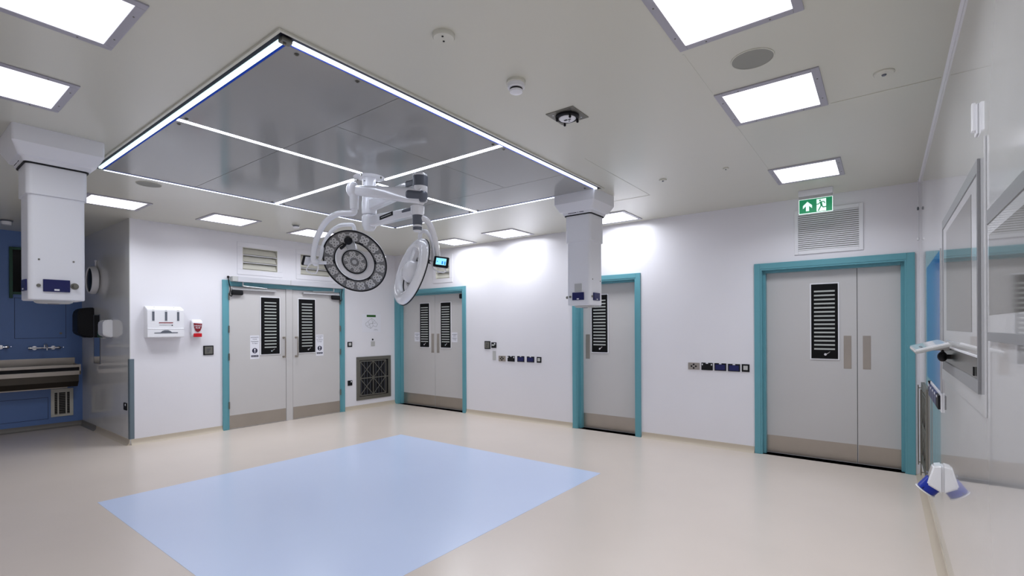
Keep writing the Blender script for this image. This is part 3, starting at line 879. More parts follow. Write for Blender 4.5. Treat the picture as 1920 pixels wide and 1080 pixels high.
disc_thing('smoke_detector', 'small detector above the handle doors near the round lamp head', 'smoke detector', -6.2, 3.44,
           [('base', [(0, 0), (0.05, 0), (0.05, -0.014), (0, -0.016)], m_ceil), ('vent_gap', [(0, -0.014), (0.04, -0.015), (0.04, -0.028), (0, -0.028)], m_grey), ('sensor_cap', [(0, -0.027), (0.045, -0.028), (0.04, -0.042), (0, -0.045)], m_white)])
disc_thing('smoke_detector', 'detector at the left edge over the alcove', 'smoke detector', -8.75, 1.06,
           [('base', [(0, 0), (0.06, 0), (0.06, -0.02), (0, -0.02)], m_grey), ('sensor_cap', [(0, -0.019), (0.05, -0.02), (0.045, -0.06), (0, -0.065)], m_white)])
# square steel service plate
t = thing('service_outlet', 'square steel ceiling plate with black ring and white centre', 'ceiling outlet', (-1.637 * K, 2.760 * K, CZ))
MB().box(-0.102, 0.102, -0.105, 0.105, -0.005, 0, r=0.0015).build('plate', m_steel_dark, t, 'dark brushed plate')
MB().lathe([(0.055, -0.004), (0.078, -0.004), (0.078, -0.016), (0.070, -0.022), (0.055, -0.022)], n=36, closed=True).build('black_ring', m_black, t)
MB().lathe([(0, -0.0275), (0.050, -0.0275), (0.056, -0.022), (0.056, -0.0045), (0, -0.0045)], n=36).build('centre_boss', m_white, t)
for (x, y, s) in ((-0.012, 0.0, 0.012), (0.014, 0.004, 0.009), (0.0, 0.026, 0.006)):
    MB().box(x - s, x + s, y - s * 0.6, y + s * 0.6, -0.029, -0.0273).build('port', m_black, t)
for k in range(4):
    a = PI / 4 + k * PI / 2
    x, y = 0.115 * math.cos(a) * 0.80, 0.115 * math.sin(a) * 0.80
    b = MB(); b.cyl((x * 0.75, y * 0.75, -0.004), (x * 0.75, y * 0.75, -0.034), 0.007, n=10); b.sphere((x * 0.75, y * 0.75, -0.036), 0.009, 10)
    b.build('clamp_bolt', m_black, t)
    MB().cyl((x * 1.03, y * 1.03, -0.0045), (x * 1.03, y * 1.03, -0.0075), 0.006, n=10).build('screw', m_chrome, t)

# exit sign ------------------------------------------------------------
t = thing('exit_sign', 'glowing green exit sign with white arrow and running figure', 'exit sign', (-0.554, 5.86, 0))
MB().box(-0.150, 0.150, -0.030, 0.030, 2.790, CZ, r=0.006).build('housing', m_white, t, 'white ceiling housing')
MB().box(-0.146, 0.146, -0.010, 0.010, 2.760, 2.792, r=0.002).build('hanger', m_lgrey, t)
MB().box(-0.148, 0.148, -0.005, 0.005, 2.609, 2.760, r=0.001).build('acrylic_blade', m_exitwhite, t, 'lit edge of the sign blade')
MB().box(-0.143, 0.143, -0.0062, -0.0045, 2.615, 2.755).build('green_field', m_exitgreen, t, 'green sign face')
b = MB()
zz = 2.684
arrow = [(-0.070, 0.048), (-0.030, 0.008), (-0.030, -0.022), (-0.056, 0.004), (-0.056, -0.048), (-0.084, -0.048), (-0.084, 0.004), (-0.110, -0.022), (-0.110, 0.008)]
b.prism([(p[0], p[1] + zz) for p in arrow], -0.0075, -0.006)
b.build('arrow', m_exitwhite, t, 'white arrow pointing up')
MB().box(0.010, 0.092, -0.0072, -0.006, 2.620, 2.745).build('doorway', m_exitwhite, t, 'white doorway symbol')
b = MB()
def limb(pts, wd=0.0055):
    for p, q in zip(pts, pts[1:]):
        L = math.hypot(q[0] - p[0], q[1] - p[1]) ; an = math.atan2(q[1] - p[1], q[0] - p[0])
        b.box(-L / 2 - wd * 0.5, L / 2 + wd * 0.5, -0.0088, -0.0071, -wd, wd, mtx=Matrix.Translation(((p[0] + q[0]) / 2, 0, (p[1] + q[1]) / 2 + zz)) @ Matrix.Rotation(-an, 4, 'Y'))
b.cyl((0.040, -0.0071, 0.044 + zz), (0.040, -0.0088, 0.044 + zz), 0.0085, n=14)
limb([(0.047, 0.028), (0.052, -0.004)], 0.009)
limb([(0.044, 0.028), (0.026, 0.010), (0.010, 0.010)], 0.004)
limb([(0.052, 0.030), (0.072, 0.030), (0.082, 0.014)], 0.004)
limb([(0.050, -0.006), (0.038, -0.030), (0.026, -0.056)], 0.005)
limb([(0.055, -0.006), (0.066, -0.026), (0.100, -0.024)], 0.005)
b.build('running_figure', m_exitgreen, t, 'green running figure')

# ================================================================== SURGICAL LIGHT ASSEMBLY
PX, PY = -3.765, 2.795
t = thing('lamp_mount', 'white ceiling column with two hubs carrying the surgical lamps', 'ceiling mount', (PX, PY, 0))
b = MB(); b.lathe([(0, 2.828), (0.10, 2.828), (0.138, 2.834), (0.148, 2.842), (0.148, CZ), (0, CZ)], n=48)
b.build('flange', m_white_gloss, t)
for k in range(4):
    a = R_(20) + k * PI / 2
    MB().cyl((0.125 * math.cos(a), 0.125 * math.sin(a), 2.836), (0.125 * math.cos(a), 0.125 * math.sin(a), 2.815), 0.007, n=8).build('bolt', m_steel_dark, t)
b = MB(); b.lathe([(0, 2.62), (0.062, 2.62), (0.062, 2.829), (0, 2.829)], n=40); b.build('column', m_white_gloss, t)
for (x, z) in ((-0.052, 2.79), (0.0, 2.70)):
    a = R_(-50) + x * 8
    MB().cyl((0.060 * math.cos(a), 0.060 * math.sin(a), z), (0.066 * math.cos(a), 0.066 * math.sin(a), z), 0.005, n=8).build('screw', m_steel_dark, t)
b = MB(); b.lathe([(0, 2.490), (0.050, 2.490), (0.064, 2.498), (0.067, 2.51), (0.067, 2.60), (0.0625, 2.622), (0, 2.622)], n=40); b.build('upper_hub', m_white_gloss, t)
b = MB(); b.lathe([(0, 2.350), (0.040, 2.350), (0.048, 2.358), (0.062, 2.385), (0.066, 2.41), (0.066, 2.475), (0.058, 2.488), (0, 2.488)], n=40); b.build('lower_hub', m_white_gloss, t)

def beam(root, name, p0, p1, w0, h0, w1, h1, m, over0=0.0, over1=0.0, r=0.016, label=None):
    """tapered rounded box beam"""
    p0, p1 = Vector(p0), Vector(p1)
    d = (p1 - p0)
    L = d.length
    dn = d.normalized()
    side = dn.cross(Vector((0, 0, 1))).normalized()
    upv = side.cross(dn)
    tm = bmesh.new()
    rings = []
    for q, (w_, h_) in ((-over0 / L, (w0, h0)), (0.25, (w0 * .75 + w1 * .25, h0 * .75 + h1 * .25)), (0.75, (w0 * .25 + w1 * .75, h0 * .25 + h1 * .75)), (1 + over1 / L, (w1, h1))):
        c = p0 + d * q
        rg = []
        rr_ = min(r, w_ * .45, h_ * .45)
        for (sx_, sz_, a0) in ((1, 1, 0), (-1, 1, PI / 2), (-1, -1, PI), (1, -1, 3 * PI / 2)):
            for k in range(5):
                a = a0 + PI / 2 * k / 4
                rg.append(tm.verts.new(c + side * (sx_ * (w_ / 2 - rr_) + rr_ * math.cos(a)) + upv * (sz_ * (h_ / 2 - rr_) + rr_ * math.sin(a))))
        rings.append(rg)
    for a, c in zip(rings, rings[1:]):
        for k in range(20):
            tm.faces.new((a[k], a[(k + 1) % 20], c[(k + 1) % 20], c[k]))
    tm.faces.new(rings[0]); tm.faces.new(list(reversed(rings[-1])))
    bmesh.ops.recalc_face_normals(tm, faces=tm.faces)
    b = MB(); b._add(tm)
    return b.build(name, m, root, label)

def lamp_head(root, center, normal, up, lit_detail=True):
    """surgical lamp head; local +z is the lit side, +y the attachment side"""
    n = Vector(normal).normalized()
    y = Vector(up); y = (y - n * y.dot(n)).normalized()
    x = y.cross(n)
    mt = Matrix(((x.x, y.x, n.x, center[0]), (x.y, y.y, n.y, center[1]), (x.z, y.z, n.z, center[2]), (0, 0, 0, 1)))
    R = 0.298
    ri = 0.188
    b = MB()
    b.lathe([(ri, -0.006), (ri - 0.003, -0.020), (ri + 0.004, -0.038), (ri + 0.025, -0.054), (ri + 0.052, -0.060), (R - 0.030, -0.054), (R - 0.008, -0.036), (R, -0.016), (R - 0.002, -0.002), (ri + 0.004, -0.002)], n=72, closed=True, mtx=mt)
    shell = b.build('ring_shell', m_white_gloss, root, 'glossy white ring housing')
    b = MB(); b.lathe([(R - 0.008, -0.004), (R + 0.004, -0.004), (R + 0.004, 0.004), (R - 0.008, 0.004)], n=72, closed=True, mtx=mt)
    b.build('outer_rim', m_black, shell, 'black rubber rim')
    b = MB(); b.lathe([(ri - 0.004, -0.003), (ri + 0.006, -0.003), (ri + 0.006, 0.004), (ri - 0.004, 0.004)], n=64, closed=True, mtx=mt)
    b.build('inner_rim', m_black, shell, 'black rubber rim')
    b = MB(); b.lathe([(ri + 0.004, -0.0025), (R - 0.007, -0.0025), (R - 0.007, 0.0008), (ri + 0.004, 0.0008)], n=64, closed=True, mtx=mt)
    b.build('lens_plate', m_platelg, shell)
    hub = MB().lathe([(0, -0.092), (0.035, -0.089), (0.068, -0.075), (0.090, -0.050), (0.100, -0.022), (0.102, -0.002), (0, -0.002)], n=56, mtx=mt).build('hub_shell', m_white_gloss, root, 'domed white centre hub')
    MB().lathe([(0.112, -0.008), (0.124, -0.010), (0.130, -0.004), (0.130, 0.002), (0.124, 0.004), (0.112, 0.002)], n=64, closed=True, mtx=mt).build('handle_ring', m_lgrey, hub, 'light grey ring round the hub')
    MB().lathe([(0.110, -0.004), (0.120, -0.004), (0.120, 0.005), (0.110, 0.005)], n=56, closed=True, mtx=mt).build('hub_rim', m_black, hub, 'black rim of the hub')
    MB().lathe([(0.0, -0.003), (0.111, -0.003), (0.111, 0.0008), (0.0, 0.0008)], n=56, mtx=mt).build('hub_plate', m_platelg, hub)
    MB().cyl(mt @ Vector((0, 0, 0.0)), mt @ Vector((0, 0, 0.006)), 0.024, n=6).build('centre_cap', m_lgrey, hub)
    def cluster(cx, cy, r_l, parent, spread):
        b = MB(); c2 = MB()
        an = math.atan2(cy, cx)
        for k in range(4):
            a = an + PI / 4 + k * PI / 2
            px, py = cx + spread * math.cos(a), cy + spread * math.sin(a)
            b.cyl(mt @ Vector((px, py, 0.0004)), mt @ Vector((px, py, 0.006)), r_l, r_l * 0.82, n=14)
            c2.cyl(mt @ Vector((px, py, 0.0055)), mt @ Vector((px, py, 0.0068)), r_l * 0.38, n=10)
        o = b.build('lens_cluster', m_lens, parent)
        c2.build('led_dots', m_lensring, parent)
    for k in range(6):
        a = PI / 6 + k * PI / 3
        cluster(0.070 * math.cos(a), 0.070 * math.sin(a), 0.0165, hub, 0.0205)
    for k in range(15):
        a = PI / 2 + (k + 0.5 + (0.0)) * 2 * PI / 15
        cluster(0.242 * math.cos(a), 0.242 * math.sin(a), 0.0215, shell, 0.0265)
    # spoke from ring to hub
    b = MB()
    b.box(-0.038, 0.038, 0.070, ri + 0.03, -0.048, -0.010, r=0.014, mtx=mt)
    b.build('spoke', m_white_gloss, root)
    for a in (R_(-4), R_(58), R_(176), R_(236), R_(300)):
        mm = mt @ Matrix.Rotation(a, 4, 'Z')
        MB().box(ri + 0.004, ri + 0.016, -0.018, 0.018, 0.001, 0.006, r=0.001, mtx=mm).build('latch', m_black, shell)
    return mt, shell

# --- lamp 1 (round face towards the room)
L1 = thing('surgical_light', 'round surgical lamp showing its cluster of LED lenses', 'surgical light', (PX, PY, 2.58), 0, 'surgical lights')
def loc(root, p):
    return Vector(p) - Vector(root.location)
l = lambda p: loc(L1, p)
EA = (-3.005, 2.730)
beam(L1, 'extension_arm', l((PX + 0.052, PY - 0.004, 2.575)), l((EA[0] - 0.03, EA[1], 2.632)), 0.075, 0.10, 0.075, 0.11, m_white_gloss, 0.0, 0.0)
d_ = Vector((EA[0] - PX, EA[1] - PY, 0.06)).normalized()
sd = d_.cross(Vector((0, 0, 1))).normalized()
def slot(root, q, z):
    c = Vector((PX, PY, 0)) + Vector((d_.x, d_.y, 0)) * q
    a = math.atan2(d_.y, d_.x)
    mt = Matrix.Translation(loc(root, (c.x, c.y, z))) @ Matrix.Rotation(a, 4, 'Z') @ Matrix.Rotation(-R_(4), 4, 'Y')
    MB().box(-0.10, 0.10, -0.0405, -0.036, -0.017, 0.017, r=0.003, mtx=mt).build('black_slot', m_black, root, 'black label strip')
    MB().box(-0.075, 0.075, -0.0412, -0.039, -0.003, 0.003, mtx=mt).build('slot_marking', m_lgrey, root)
slot(L1, 0.36, 2.612)
b = MB(); b.lathe([(0, 2.706), (0.045, 2.706), (0.056, 2.700), (0.058, 2.688), (0.058, 2.560), (0.052, 2.545), (0, 2.545)], n=36, mtx=Matrix.Translation(l((EA[0], EA[1], 0))))
b.build('elbow_joint', m_white_gloss, L1)
b = MB(); b.lathe([(0.0585, 2.686), (0.0615, 2.684), (0.0615, 2.604), (0.0585, 2.602)], n=36, mtx=Matrix.Translation(l((EA[0], EA[1], 0)))); b.build('elbow_band', m_grey, L1, 'slate grey joint band')
# grey cheek where extension arm meets the elbow
a_ = math.atan2(d_.y, d_.x)
b = MB(); b.box(-0.165, -0.02, -0.0425, 0.0425, 2.598, 2.680, r=0.030, seg=4, mtx=Matrix.Translation(l((EA[0], EA[1], 0))) @ Matrix.Rotation(a_, 4, 'Z'))
b.build('arm_cheek', m_grey, L1, 'slate grey arm end cover')
# spring arm
SA, SB = Vector((-3.000, 2.715, 2.522)), Vector((-3.640, 2.566, 2.647))
b = MB(); b.cyl(l((EA[0], EA[1], 2.546)), l((EA[0], EA[1], 2.478)), 0.057, n=32, bev=0.008); b.build('spring_joint', m_white_gloss, L1)
b = MB(); b.cyl(l((EA[0], EA[1], 2.538)), l((EA[0], EA[1], 2.500)), 0.0595, n=32); b.build('spring_band', m_grey, L1, 'slate grey joint band')
beam(L1, 'spring_arm', l(SA), l(SB), 0.086, 0.128, 0.064, 0.086, m_white_gloss, 0.03, 0.0, r=0.026)
sdv = (SB - SA).normalized()
ms = Matrix.Translation(l(SA + sdv * 0.10)) @ Vector((1, 0, 0)).rotation_difference(sdv).to_matrix().to_4x4()
b = MB(); b.box(-0.165, 0.020, -0.0475, 0.0475, -0.050, 0.046, r=0.044, seg=5, mtx=ms); b.build('spring_cheek', m_grey, L1, 'slate grey teardrop arm cover')
# wrist joint + drop tube
b = MB(); b.sphere(l((-3.668, 2.554, 2.655)), 0.064, 24, (0.86, 0.86, 1.12)); b.build('wrist_joint', m_white_gloss, L1)
b = MB(); b.cyl(l((-3.657, 2.560, 2.625)), l((-3.657, 2.560, 2.485)), 0.040, 0.036, n=24, bev=0.003); b.build('drop_tube', m_white_gloss, L1)
b = MB(); b.tube([l(p) for p in [(-3.657, 2.560, 2.490), (-3.66, 2.556, 2.455), (-3.70, 2.527, 2.449), (-3.775, 2.475, 2.446), (-3.872, 2.432, 2.392), (-3.966, 2.412, 2.289), (-4.037, 2.409, 2.169), (-4.078, 2.425, 2.079), (-4.082, 2.436, 2.04)]], 0.027, n=16, r_end=0.024)
b.build('outer_yoke', m_white_gloss, L1, 'curved white outer yoke')
b = MB(); b.tube([l(p) for p in [(-3.895, 2.735, 2.325), (-3.905, 2.722, 2.400), (-3.935, 2.685, 2.408), (-3.985, 2.620, 2.392), (-4.035, 2.560, 2.320), (-4.068, 2.516, 2.209), (-4.068, 2.490, 2.096), (-4.078, 2.465, 2.050)]], 0.019, n=14, r_end=0.016)
b.build('inner_yoke', m_white_gloss, L1, 'curved white inner yoke')
b = MB(); b.sphere(l((-4.080, 2.448, 2.047)), 0.034, 18); b.cyl(l((-4.08, 2.448, 2.047)), l((-4.04, 2.53, 2.05)), 0.016, n=14); b.build('yoke_joint', m_white_gloss, L1)
mt1, sh1 = lamp_head(L1, l((-3.871, 2.711, 2.063)), (0.444, -0.749, -0.492), (-0.03, 0.0, 1.0))
b = MB(); b.sphere(mt1 @ Vector((0, 0.208, 0.018)), 0.036, 20); b.build('camera_ball', m_black, L1, 'black camera ball above the hub')
b = MB(); b.tube([mt1 @ Vector(p) for p in ((-0.02, 0.19, 0.024), (-0.05, 0.165, 0.026), (-0.085, 0.145, 0.022))], 0.011, n=10, r_end=0.015); b.build('camera_handle', m_black, L1)
b = MB(); b.tube([mt1 @ Vector(p) for p in ((-0.035, 0.125, 0.004), (-0.046, 0.20, 0.004), (-0.030, 0.245, 0.004), (0, 0.258, 0.004), (0.030, 0.245, 0.004), (0.046, 0.20, 0.004), (0.035, 0.125, 0.004))], 0.006, n=8)
b.build('camera_bracket', m_lgrey, L1, 'light grey bracket loop')
MB().box(-0.034, 0.034, 0.115, 0.215, 0.0, 0.005, r=0.002, mtx=mt1).build('camera_plate', m_lgrey, L1)
# control panel (edge-on) and grip
rv, fv = Vector((0.796, 0.605, 0)), Vector((-0.605, 0.796, 0))
s1 = Vector((-4.128, 2.400, 2.062))
n1 = Vector((-0.80, -0.42, 0.30)).normalized()
yy = Vector((0.30, 0.05, 1)); yy = (yy - n1 * yy.dot(n1)).normalized(); xx = yy.cross(n1)
def frame_m(root, c, x, y, n):
    c = loc(root, c)
    return Matrix(((x.x, y.x, n.x, c.x), (x.y, y.y, n.y, c.y), (x.z, y.z, n.z, c.z), (0, 0, 0, 1)))
ms = frame_m(L1, s1, xx, yy, n1)
b = MB(); b.box(-0.055, 0.055, -0.045, 0.045, 0.0, 0.022, r=0.010, seg=3, mtx=ms); b.build('control_panel', m_black, L1, 'black control panel seen edge-on')
MB().box(-0.048, 0.048, -0.038, 0.038, -0.012, 0.001, r=0.005, mtx=ms).build('panel_back', m_white_gloss, L1)
b = MB(); b.tube([l((-4.084, 2.440, 2.045)), l((-4.11, 2.415, 2.052))], 0.014, n=10, smooth=False); b.build('panel_stem', m_white_gloss, L1)
g0 = Vector((-4.060, 2.425, 2.030))
b = MB(); b.tube([l(g0 + rv * a + Vector((0, 0, 1)) * c) for a, c in ((-0.035, 0.005), (-0.072, -0.060), (0.010, -0.085), (0.032, -0.012))], 0.0065, n=8, sub=3, closed=True)
b.build('grip_loop', m_white_gloss, L1, 'white wire grip')

# --- lamp 2 (tilted, back towards the room)
L2 = thing('surgical_light', 'tilted ring surgical lamp seen from its white back with a small blue screen', 'surgical light', (PX, PY, 2.44), 0, 'surgical lights')
l = lambda p: loc(L2, p)
EB = (-3.055, 2.742)
beam(L2, 'extension_arm', l((PX + 0.060, PY - 0.005, 2.428)), l((EB[0] - 0.03, EB[1], 2.410)), 0.080, 0.095, 0.075, 0.075, m_white_gloss)
slot(L2, 0.33, 2.428)
b = MB(); b.lathe([(0, 2.455), (0.052, 2.455), (0.056, 2.449), (0.056, 2.395), (0.048, 2.378), (0, 2.378)], n=36, mtx=Matrix.Translation(l((EB[0], EB[1], 0)))); b.build('elbow_joint', m_white_gloss, L2)
b = MB(); b.box(-0.17, -0.03, -0.0425, 0.0425, 2.408, 2.450, r=0.018, seg=4, mtx=Matrix.Translation(l((EB[0], EB[1], 0))) @ Matrix.Rotation(a_, 4, 'Z'))
b.build('arm_cheek', m_grey, L2, 'slate grey arm end cover')
b = MB(); b.cyl(l((EB[0], EB[1], 2.380)), l((EB[0], EB[1], 2.300)), 0.040, n=32, bev=0.004); b.build('lower_band', m_grey, L2, 'slate grey joint band')
b = MB(); b.cyl(l((EB[0], EB[1], 2.302)), l((EB[0], EB[1], 2.245)), 0.038, 0.034, n=32, bev=0.006); b.build('joint_cap', m_white_gloss, L2)
b = MB(); b.cyl(l((EB[0], EB[1], 2.282)), l((EB[0], EB[1], 2.255)), 0.0385, 0.0365, n=32); b.build('cap_band', m_grey, L2)
b = MB(); b.tube([l(p) for p in [(-3.050, 2.745, 2.350), (-3.022, 2.790, 2.352), (-2.998, 2.834, 2.300), (-2.978, 2.860, 2.200), (-2.967, 2.880, 2.080), (-2.980, 2.883, 2.010)]], 0.026, n=16, r_end=0.022)
b.build('outer_yoke', m_white_gloss, L2, 'curved white outer yoke')
b = MB(); b.tube([l(p) for p in [(-3.150, 2.853, 2.190), (-3.143, 2.852, 2.255), (-3.118, 2.864, 2.276), (-3.085, 2.878, 2.262), (-3.051, 2.892, 2.200), (-3.033, 2.896, 2.083), (-3.028, 2.885, 2.000), (-3.0, 2.88, 1.975)]], 0.018, n=14, r_end=0.015)
b.build('inner_yoke', m_white_gloss, L2, 'curved white inner yoke')
b = MB(); b.sphere(l((-2.990, 2.880, 1.995)), 0.030, 18); b.cyl(l((-2.99, 2.880, 1.995)), l((-3.045, 2.874, 2.010)), 0.014, n=14); b.build('yoke_joint', m_white_gloss, L2)
b = MB(); b.cyl(l((-3.040, 2.874, 2.008)), l((-3.085, 2.872, 2.018)), 0.017, n=14); b.build('pivot_sleeve', m_black, L2)
mt2, sh2 = lamp_head(L2, l((-3.212, 2.830, 1.932)), (0.335, 0.897, -0.288), (0.03, 0.0, 1.0))
n2 = Vector((0.62, -0.77, 0.10)).normalized()
yy = Vector((0.10, 0.08, 1)); yy = (yy - n2 * yy.dot(n2)).normalized(); xx = yy.cross(n2)
ms = frame_m(L2, (-2.915, 2.872, 1.998), xx, yy, n2)
b = MB(); b.box(-0.062, 0.062, -0.045, 0.045, -0.020, 0.002, r=0.010, seg=3, mtx=ms); cp = b.build('control_panel', m_black, L2, 'black framed touch panel')
MB().box(-0.042, 0.042, -0.026, 0.030, 0.0015, 0.0035, mtx=ms).build('touch_screen', m_screen, cp, 'lit cyan touch screen')
b = MB(); b.box(0.006, 0.018, -0.020, 0.006, 0.003, 0.0045, mtx=ms); b.box(0.028, 0.037, -0.022, 0.006, 0.003, 0.0045, mtx=ms); b.box(-0.034, -0.026, -0.004, 0.004, 0.003, 0.0045, mtx=ms)
b.build('screen_buttons', m_screen_b, cp)
b = MB(); b.tube([l((-2.99, 2.880, 1.995)), l((-2.955, 2.885, 1.985)), l((-2.935, 2.885, 1.99))], 0.013, n=10); b.build('panel_stem', m_white_gloss, L2)
b = MB(); b.tube([ms @ Vector(p) for p in ((-0.070, 0.0, -0.02), (-0.066, -0.050, -0.012), (-0.045, -0.072, -0.006), (0.02, -0.085, -0.004), (0.040, -0.078, -0.004), (0.040, -0.050, -0.012), (-0.03, -0.046, -0.02))], 0.0065, n=8, sub=4)
b.build('grip_loop', m_white_gloss, L2, 'white wire grip')

# ================================================================== WALL-MOUNTED THINGS
def switch(wl, u, z, w, h, label, kind, group=None):
    t = thing({'outlet': 'socket_outlet', 'flap': 'socket_outlet', 'blackflap': 'socket_outlet', 'rocker': 'light_switch', 'pad': 'control_pad', 'four': 'gas_outlet', 'plate': 'blank_plate', 'single': 'socket_outlet'}[kind],
              label, {'rocker': 'switch', 'pad': 'switch', 'four': 'outlet', 'plate': 'cover plate'}.get(kind, 'socket'), on_wall(wl, u), RZ[wl], group)
    a, c = w / 2, h / 2
    if kind in ('flap', 'blackflap'):
        MB().box(-a - 0.004, a + 0.004, -0.004, 0, z - c - 0.006, z + c + 0.008, r=0.001).build('white_surround', m_white, t)
        mm = m_navy if kind == 'flap' else m_black
        MB().box(-a, a, -0.012, -0.003, z - c, z + c, r=0.003).build('face_plate', m_black, t)
        MB().box(-a + 0.012, a - 0.012, -0.016, -0.011, z - c + 0.010, z + c - 0.016, r=0.003).build('flap_cover', mm, t, 'navy flap' if kind == 'flap' else None)
        MB().box(-0.014, 0.014, -0.014, -0.011, z + c - 0.012, z + c - 0.001, r=0.001).build('white_notch', m_white, t)
        if kind == 'blackflap':
            for s in (-1, 1):
                MB().box(s * (a - 0.014) - 0.006, s * (a - 0.014) + 0.006, -0.017, -0.011, z + c - 0.032, z + c - 0.012, r=0.002).build('rocker', m_white, t)
    elif kind == 'four':
        MB().box(-a, a, -0.010, 0, z - c, z + c, r=0.003).build('face_plate', m_steel, t)
        for (x, zz_) in ((-0.026, 0), (0.026, 0), (0, 0.022), (0, -0.022)):
            MB().cyl((x, -0.009, z + zz_), (x, -0.015, z + zz_), 0.011, n=16, bev=0.001).build('stud', m_black, t)
    elif kind == 'rocker':
        MB().box(-a - 0.003, a + 0.003, -0.003, 0, z - c - 0.003, z + c + 0.005, r=0.001).build('white_surround', m_white, t)
        MB().box(-a, a, -0.010, -0.002, z - c, z + c, r=0.003).build('face_plate', m_black, t)
        MB().box(-a * 0.55, a * 0.55, -0.015, -0.009, z - c * 0.5, z + c * 0.6, r=0.002).build('rocker', m_lgrey, t)
    elif kind == 'pad':
        MB().box(-a, a, -0.012, 0, z - c, z + c, r=0.004).build('housing', m_black, t)
        MB().box(-a * 0.78, a * 0.78, -0.016, -0.011, z - c * 0.78, z + c * 0.78, r=0.002).build('steel_pad', m_steel_dark, t)
        b = MB()
        for k in range(3):
            b.box(-a * 0.4, a * (0.35 - 0.15 * k), -0.0168, -0.0155, z + c * (0.25 - 0.3 * k) - 0.003, z + c * (0.25 - 0.3 * k) + 0.003)
        b.build('pad_marking', m_ink, t)
    elif kind == 'plate':
        MB().box(-a, a, -0.008, 0, z - c, z + c, r=0.002).build('plate', m_lgrey, t)
        for s in (-1, 1):
            MB().cyl((0, -0.007, z + s * c * 0.8), (0, -0.0095, z + s * c * 0.8), 0.003, n=8).build('screw', m_grey, t)
    elif kind == 'single':
        MB().box(-a, a, -0.012, 0, z - c, z + c, r=0.003).build('face_plate', m_black, t)
        MB().box(a * 0.25, a * 0.7, -0.016, -0.011, z + c * 0.25, z + c * 0.75, r=0.002).build('rocker', m_white, t)
    return t
G1 = 'services row right of the corner doors'
switch('B', -4.895, 0.957, 0.14, 0.088, 'steel four-stud plate at the left end of the row by the corner doors', 'four', G1)
switch('B', -4.710, 0.961, 0.14, 0.088, 'black twin socket in the row by the corner doors', 'blackflap', G1)
switch('B', -4.521, 0.963, 0.135, 0.090, 'left navy flap socket in the row by the corner doors', 'flap', G1)
switch('B', -4.335, 0.963, 0.138, 0.088, 'right navy flap socket in the row by the corner doors', 'flap', G1)
switch('B', -4.178, 0.962, 0.084, 0.088, 'black square switch ending the row by the corner doors', 'rocker', G1)
G2 = 'services row left of the wide door'
switch('B', -1.874, 0.967, 0.138, 0.086, 'steel four-stud plate at the left end of the row by the wide door', 'four', G2)
switch('B', -1.716, 0.970, 0.134, 0.090, 'black twin socket in the row by the wide door', 'blackflap', G2)
switch('B', -1.563, 0.970, 0.134, 0.090, 'left navy flap socket in the row by the wide door', 'flap', G2)
switch('B', -1.410, 0.968, 0.134, 0.088, 'right navy flap socket in the row by the wide door', 'flap', G2)
switch('B', -1.284, 0.970, 0.084, 0.090, 'black square switch beside the wide door frame', 'rocker', G2)
switch('B', -5.200, 1.169, 0.120, 0.130, 'steel-faced black door release pad right of the corner doors', 'pad')
t = switch('B', -5.064, 1.170, 0.100, 0.090, 'small black thermostat with pale display beside the door release pad', 'single')
MB().box(-0.036, 0.016, -0.0165, -0.0115, 1.158, 1.185, r=0.002).build('display', m_stripe, t)
switch('B', -5.058, 1.000, 0.066, 0.150, 'slim light grey cover plate under the thermostat', 'plate')
switch('A', 2.886, 1.156, 0.130, 0.130, 'steel-faced black door release pad right of the soap dispenser', 'pad')
switch('A', 5.162, 1.170, 0.095, 0.090, 'black switch between the handle doors and the fire plan', 'rocker')
switch('A', 5.162, 0.487, 0.090, 0.090, 'black socket low beside the filter grille', 'single')
t = switch('A', 5.656, 1.168, 0.084, 0.088, 'pale switch plate under the fire plan', 'plate')
MB().sphere((-0.01, -0.010, 1.247), 0.016, 12, (1, 0.7, 1.1)).build('key_knob', m_black, t)
switch('S', -7.690, 0.473, 0.11, 0.092, 'black socket low on the alcove side wall', 'single')

# fire plan
t = thing('fire_plan', 'white evacuation plan sheet with green heading above the filter grille', 'sign', on_wall('A', 5.632), RZ['A'])
MB().box(-0.205, 0.205, -0.002, 0, 1.382, 1.715, r=0.0005).build('sheet', m_paper, t)
MB().box(-0.11, 0.09, -0.0032, -0.0018, 1.660, 1.700).build('heading', m_green_ink, t, 'green heading bar')
b = MB()
def ln(p, q, wd=0.0016):
    L = math.hypot(q[0] - p[0], q[1] - p[1]); an = math.atan2(q[1] - p[1], q[0] - p[0])
    b.box(-L / 2, L / 2, -0.003, -0.0018, -wd, wd, mtx=Matrix.Translation(((p[0] + q[0]) / 2, 0, (p[1] + q[1]) / 2)) @ Matrix.Rotation(-an, 4, 'Y'))
pp = [(-0.13, 1.55), (-0.08, 1.58), (0.0, 1.64), (0.06, 1.60), (0.13, 1.53), (0.10, 1.48), (0.03, 1.50), (-0.02, 1.45), (-0.09, 1.48), (-0.13, 1.51), (-0.13, 1.55)]
for p, q in zip(pp, pp[1:]): ln(p, q)
for p, q in (((-0.08, 1.58), (-0.02, 1.45)), ((0.0, 1.64), (0.03, 1.50)), ((0.06, 1.60), (0.0, 1.53)), ((-0.05, 1.54), (0.09, 1.55)), ((-0.10, 1.50), (-0.02, 1.53)), ((0.04, 1.42), (0.14, 1.42)), ((0.06, 1.435), (0.12, 1.435))): ln(p, q)
b.build('plan_drawing', m_grey_ink, t)

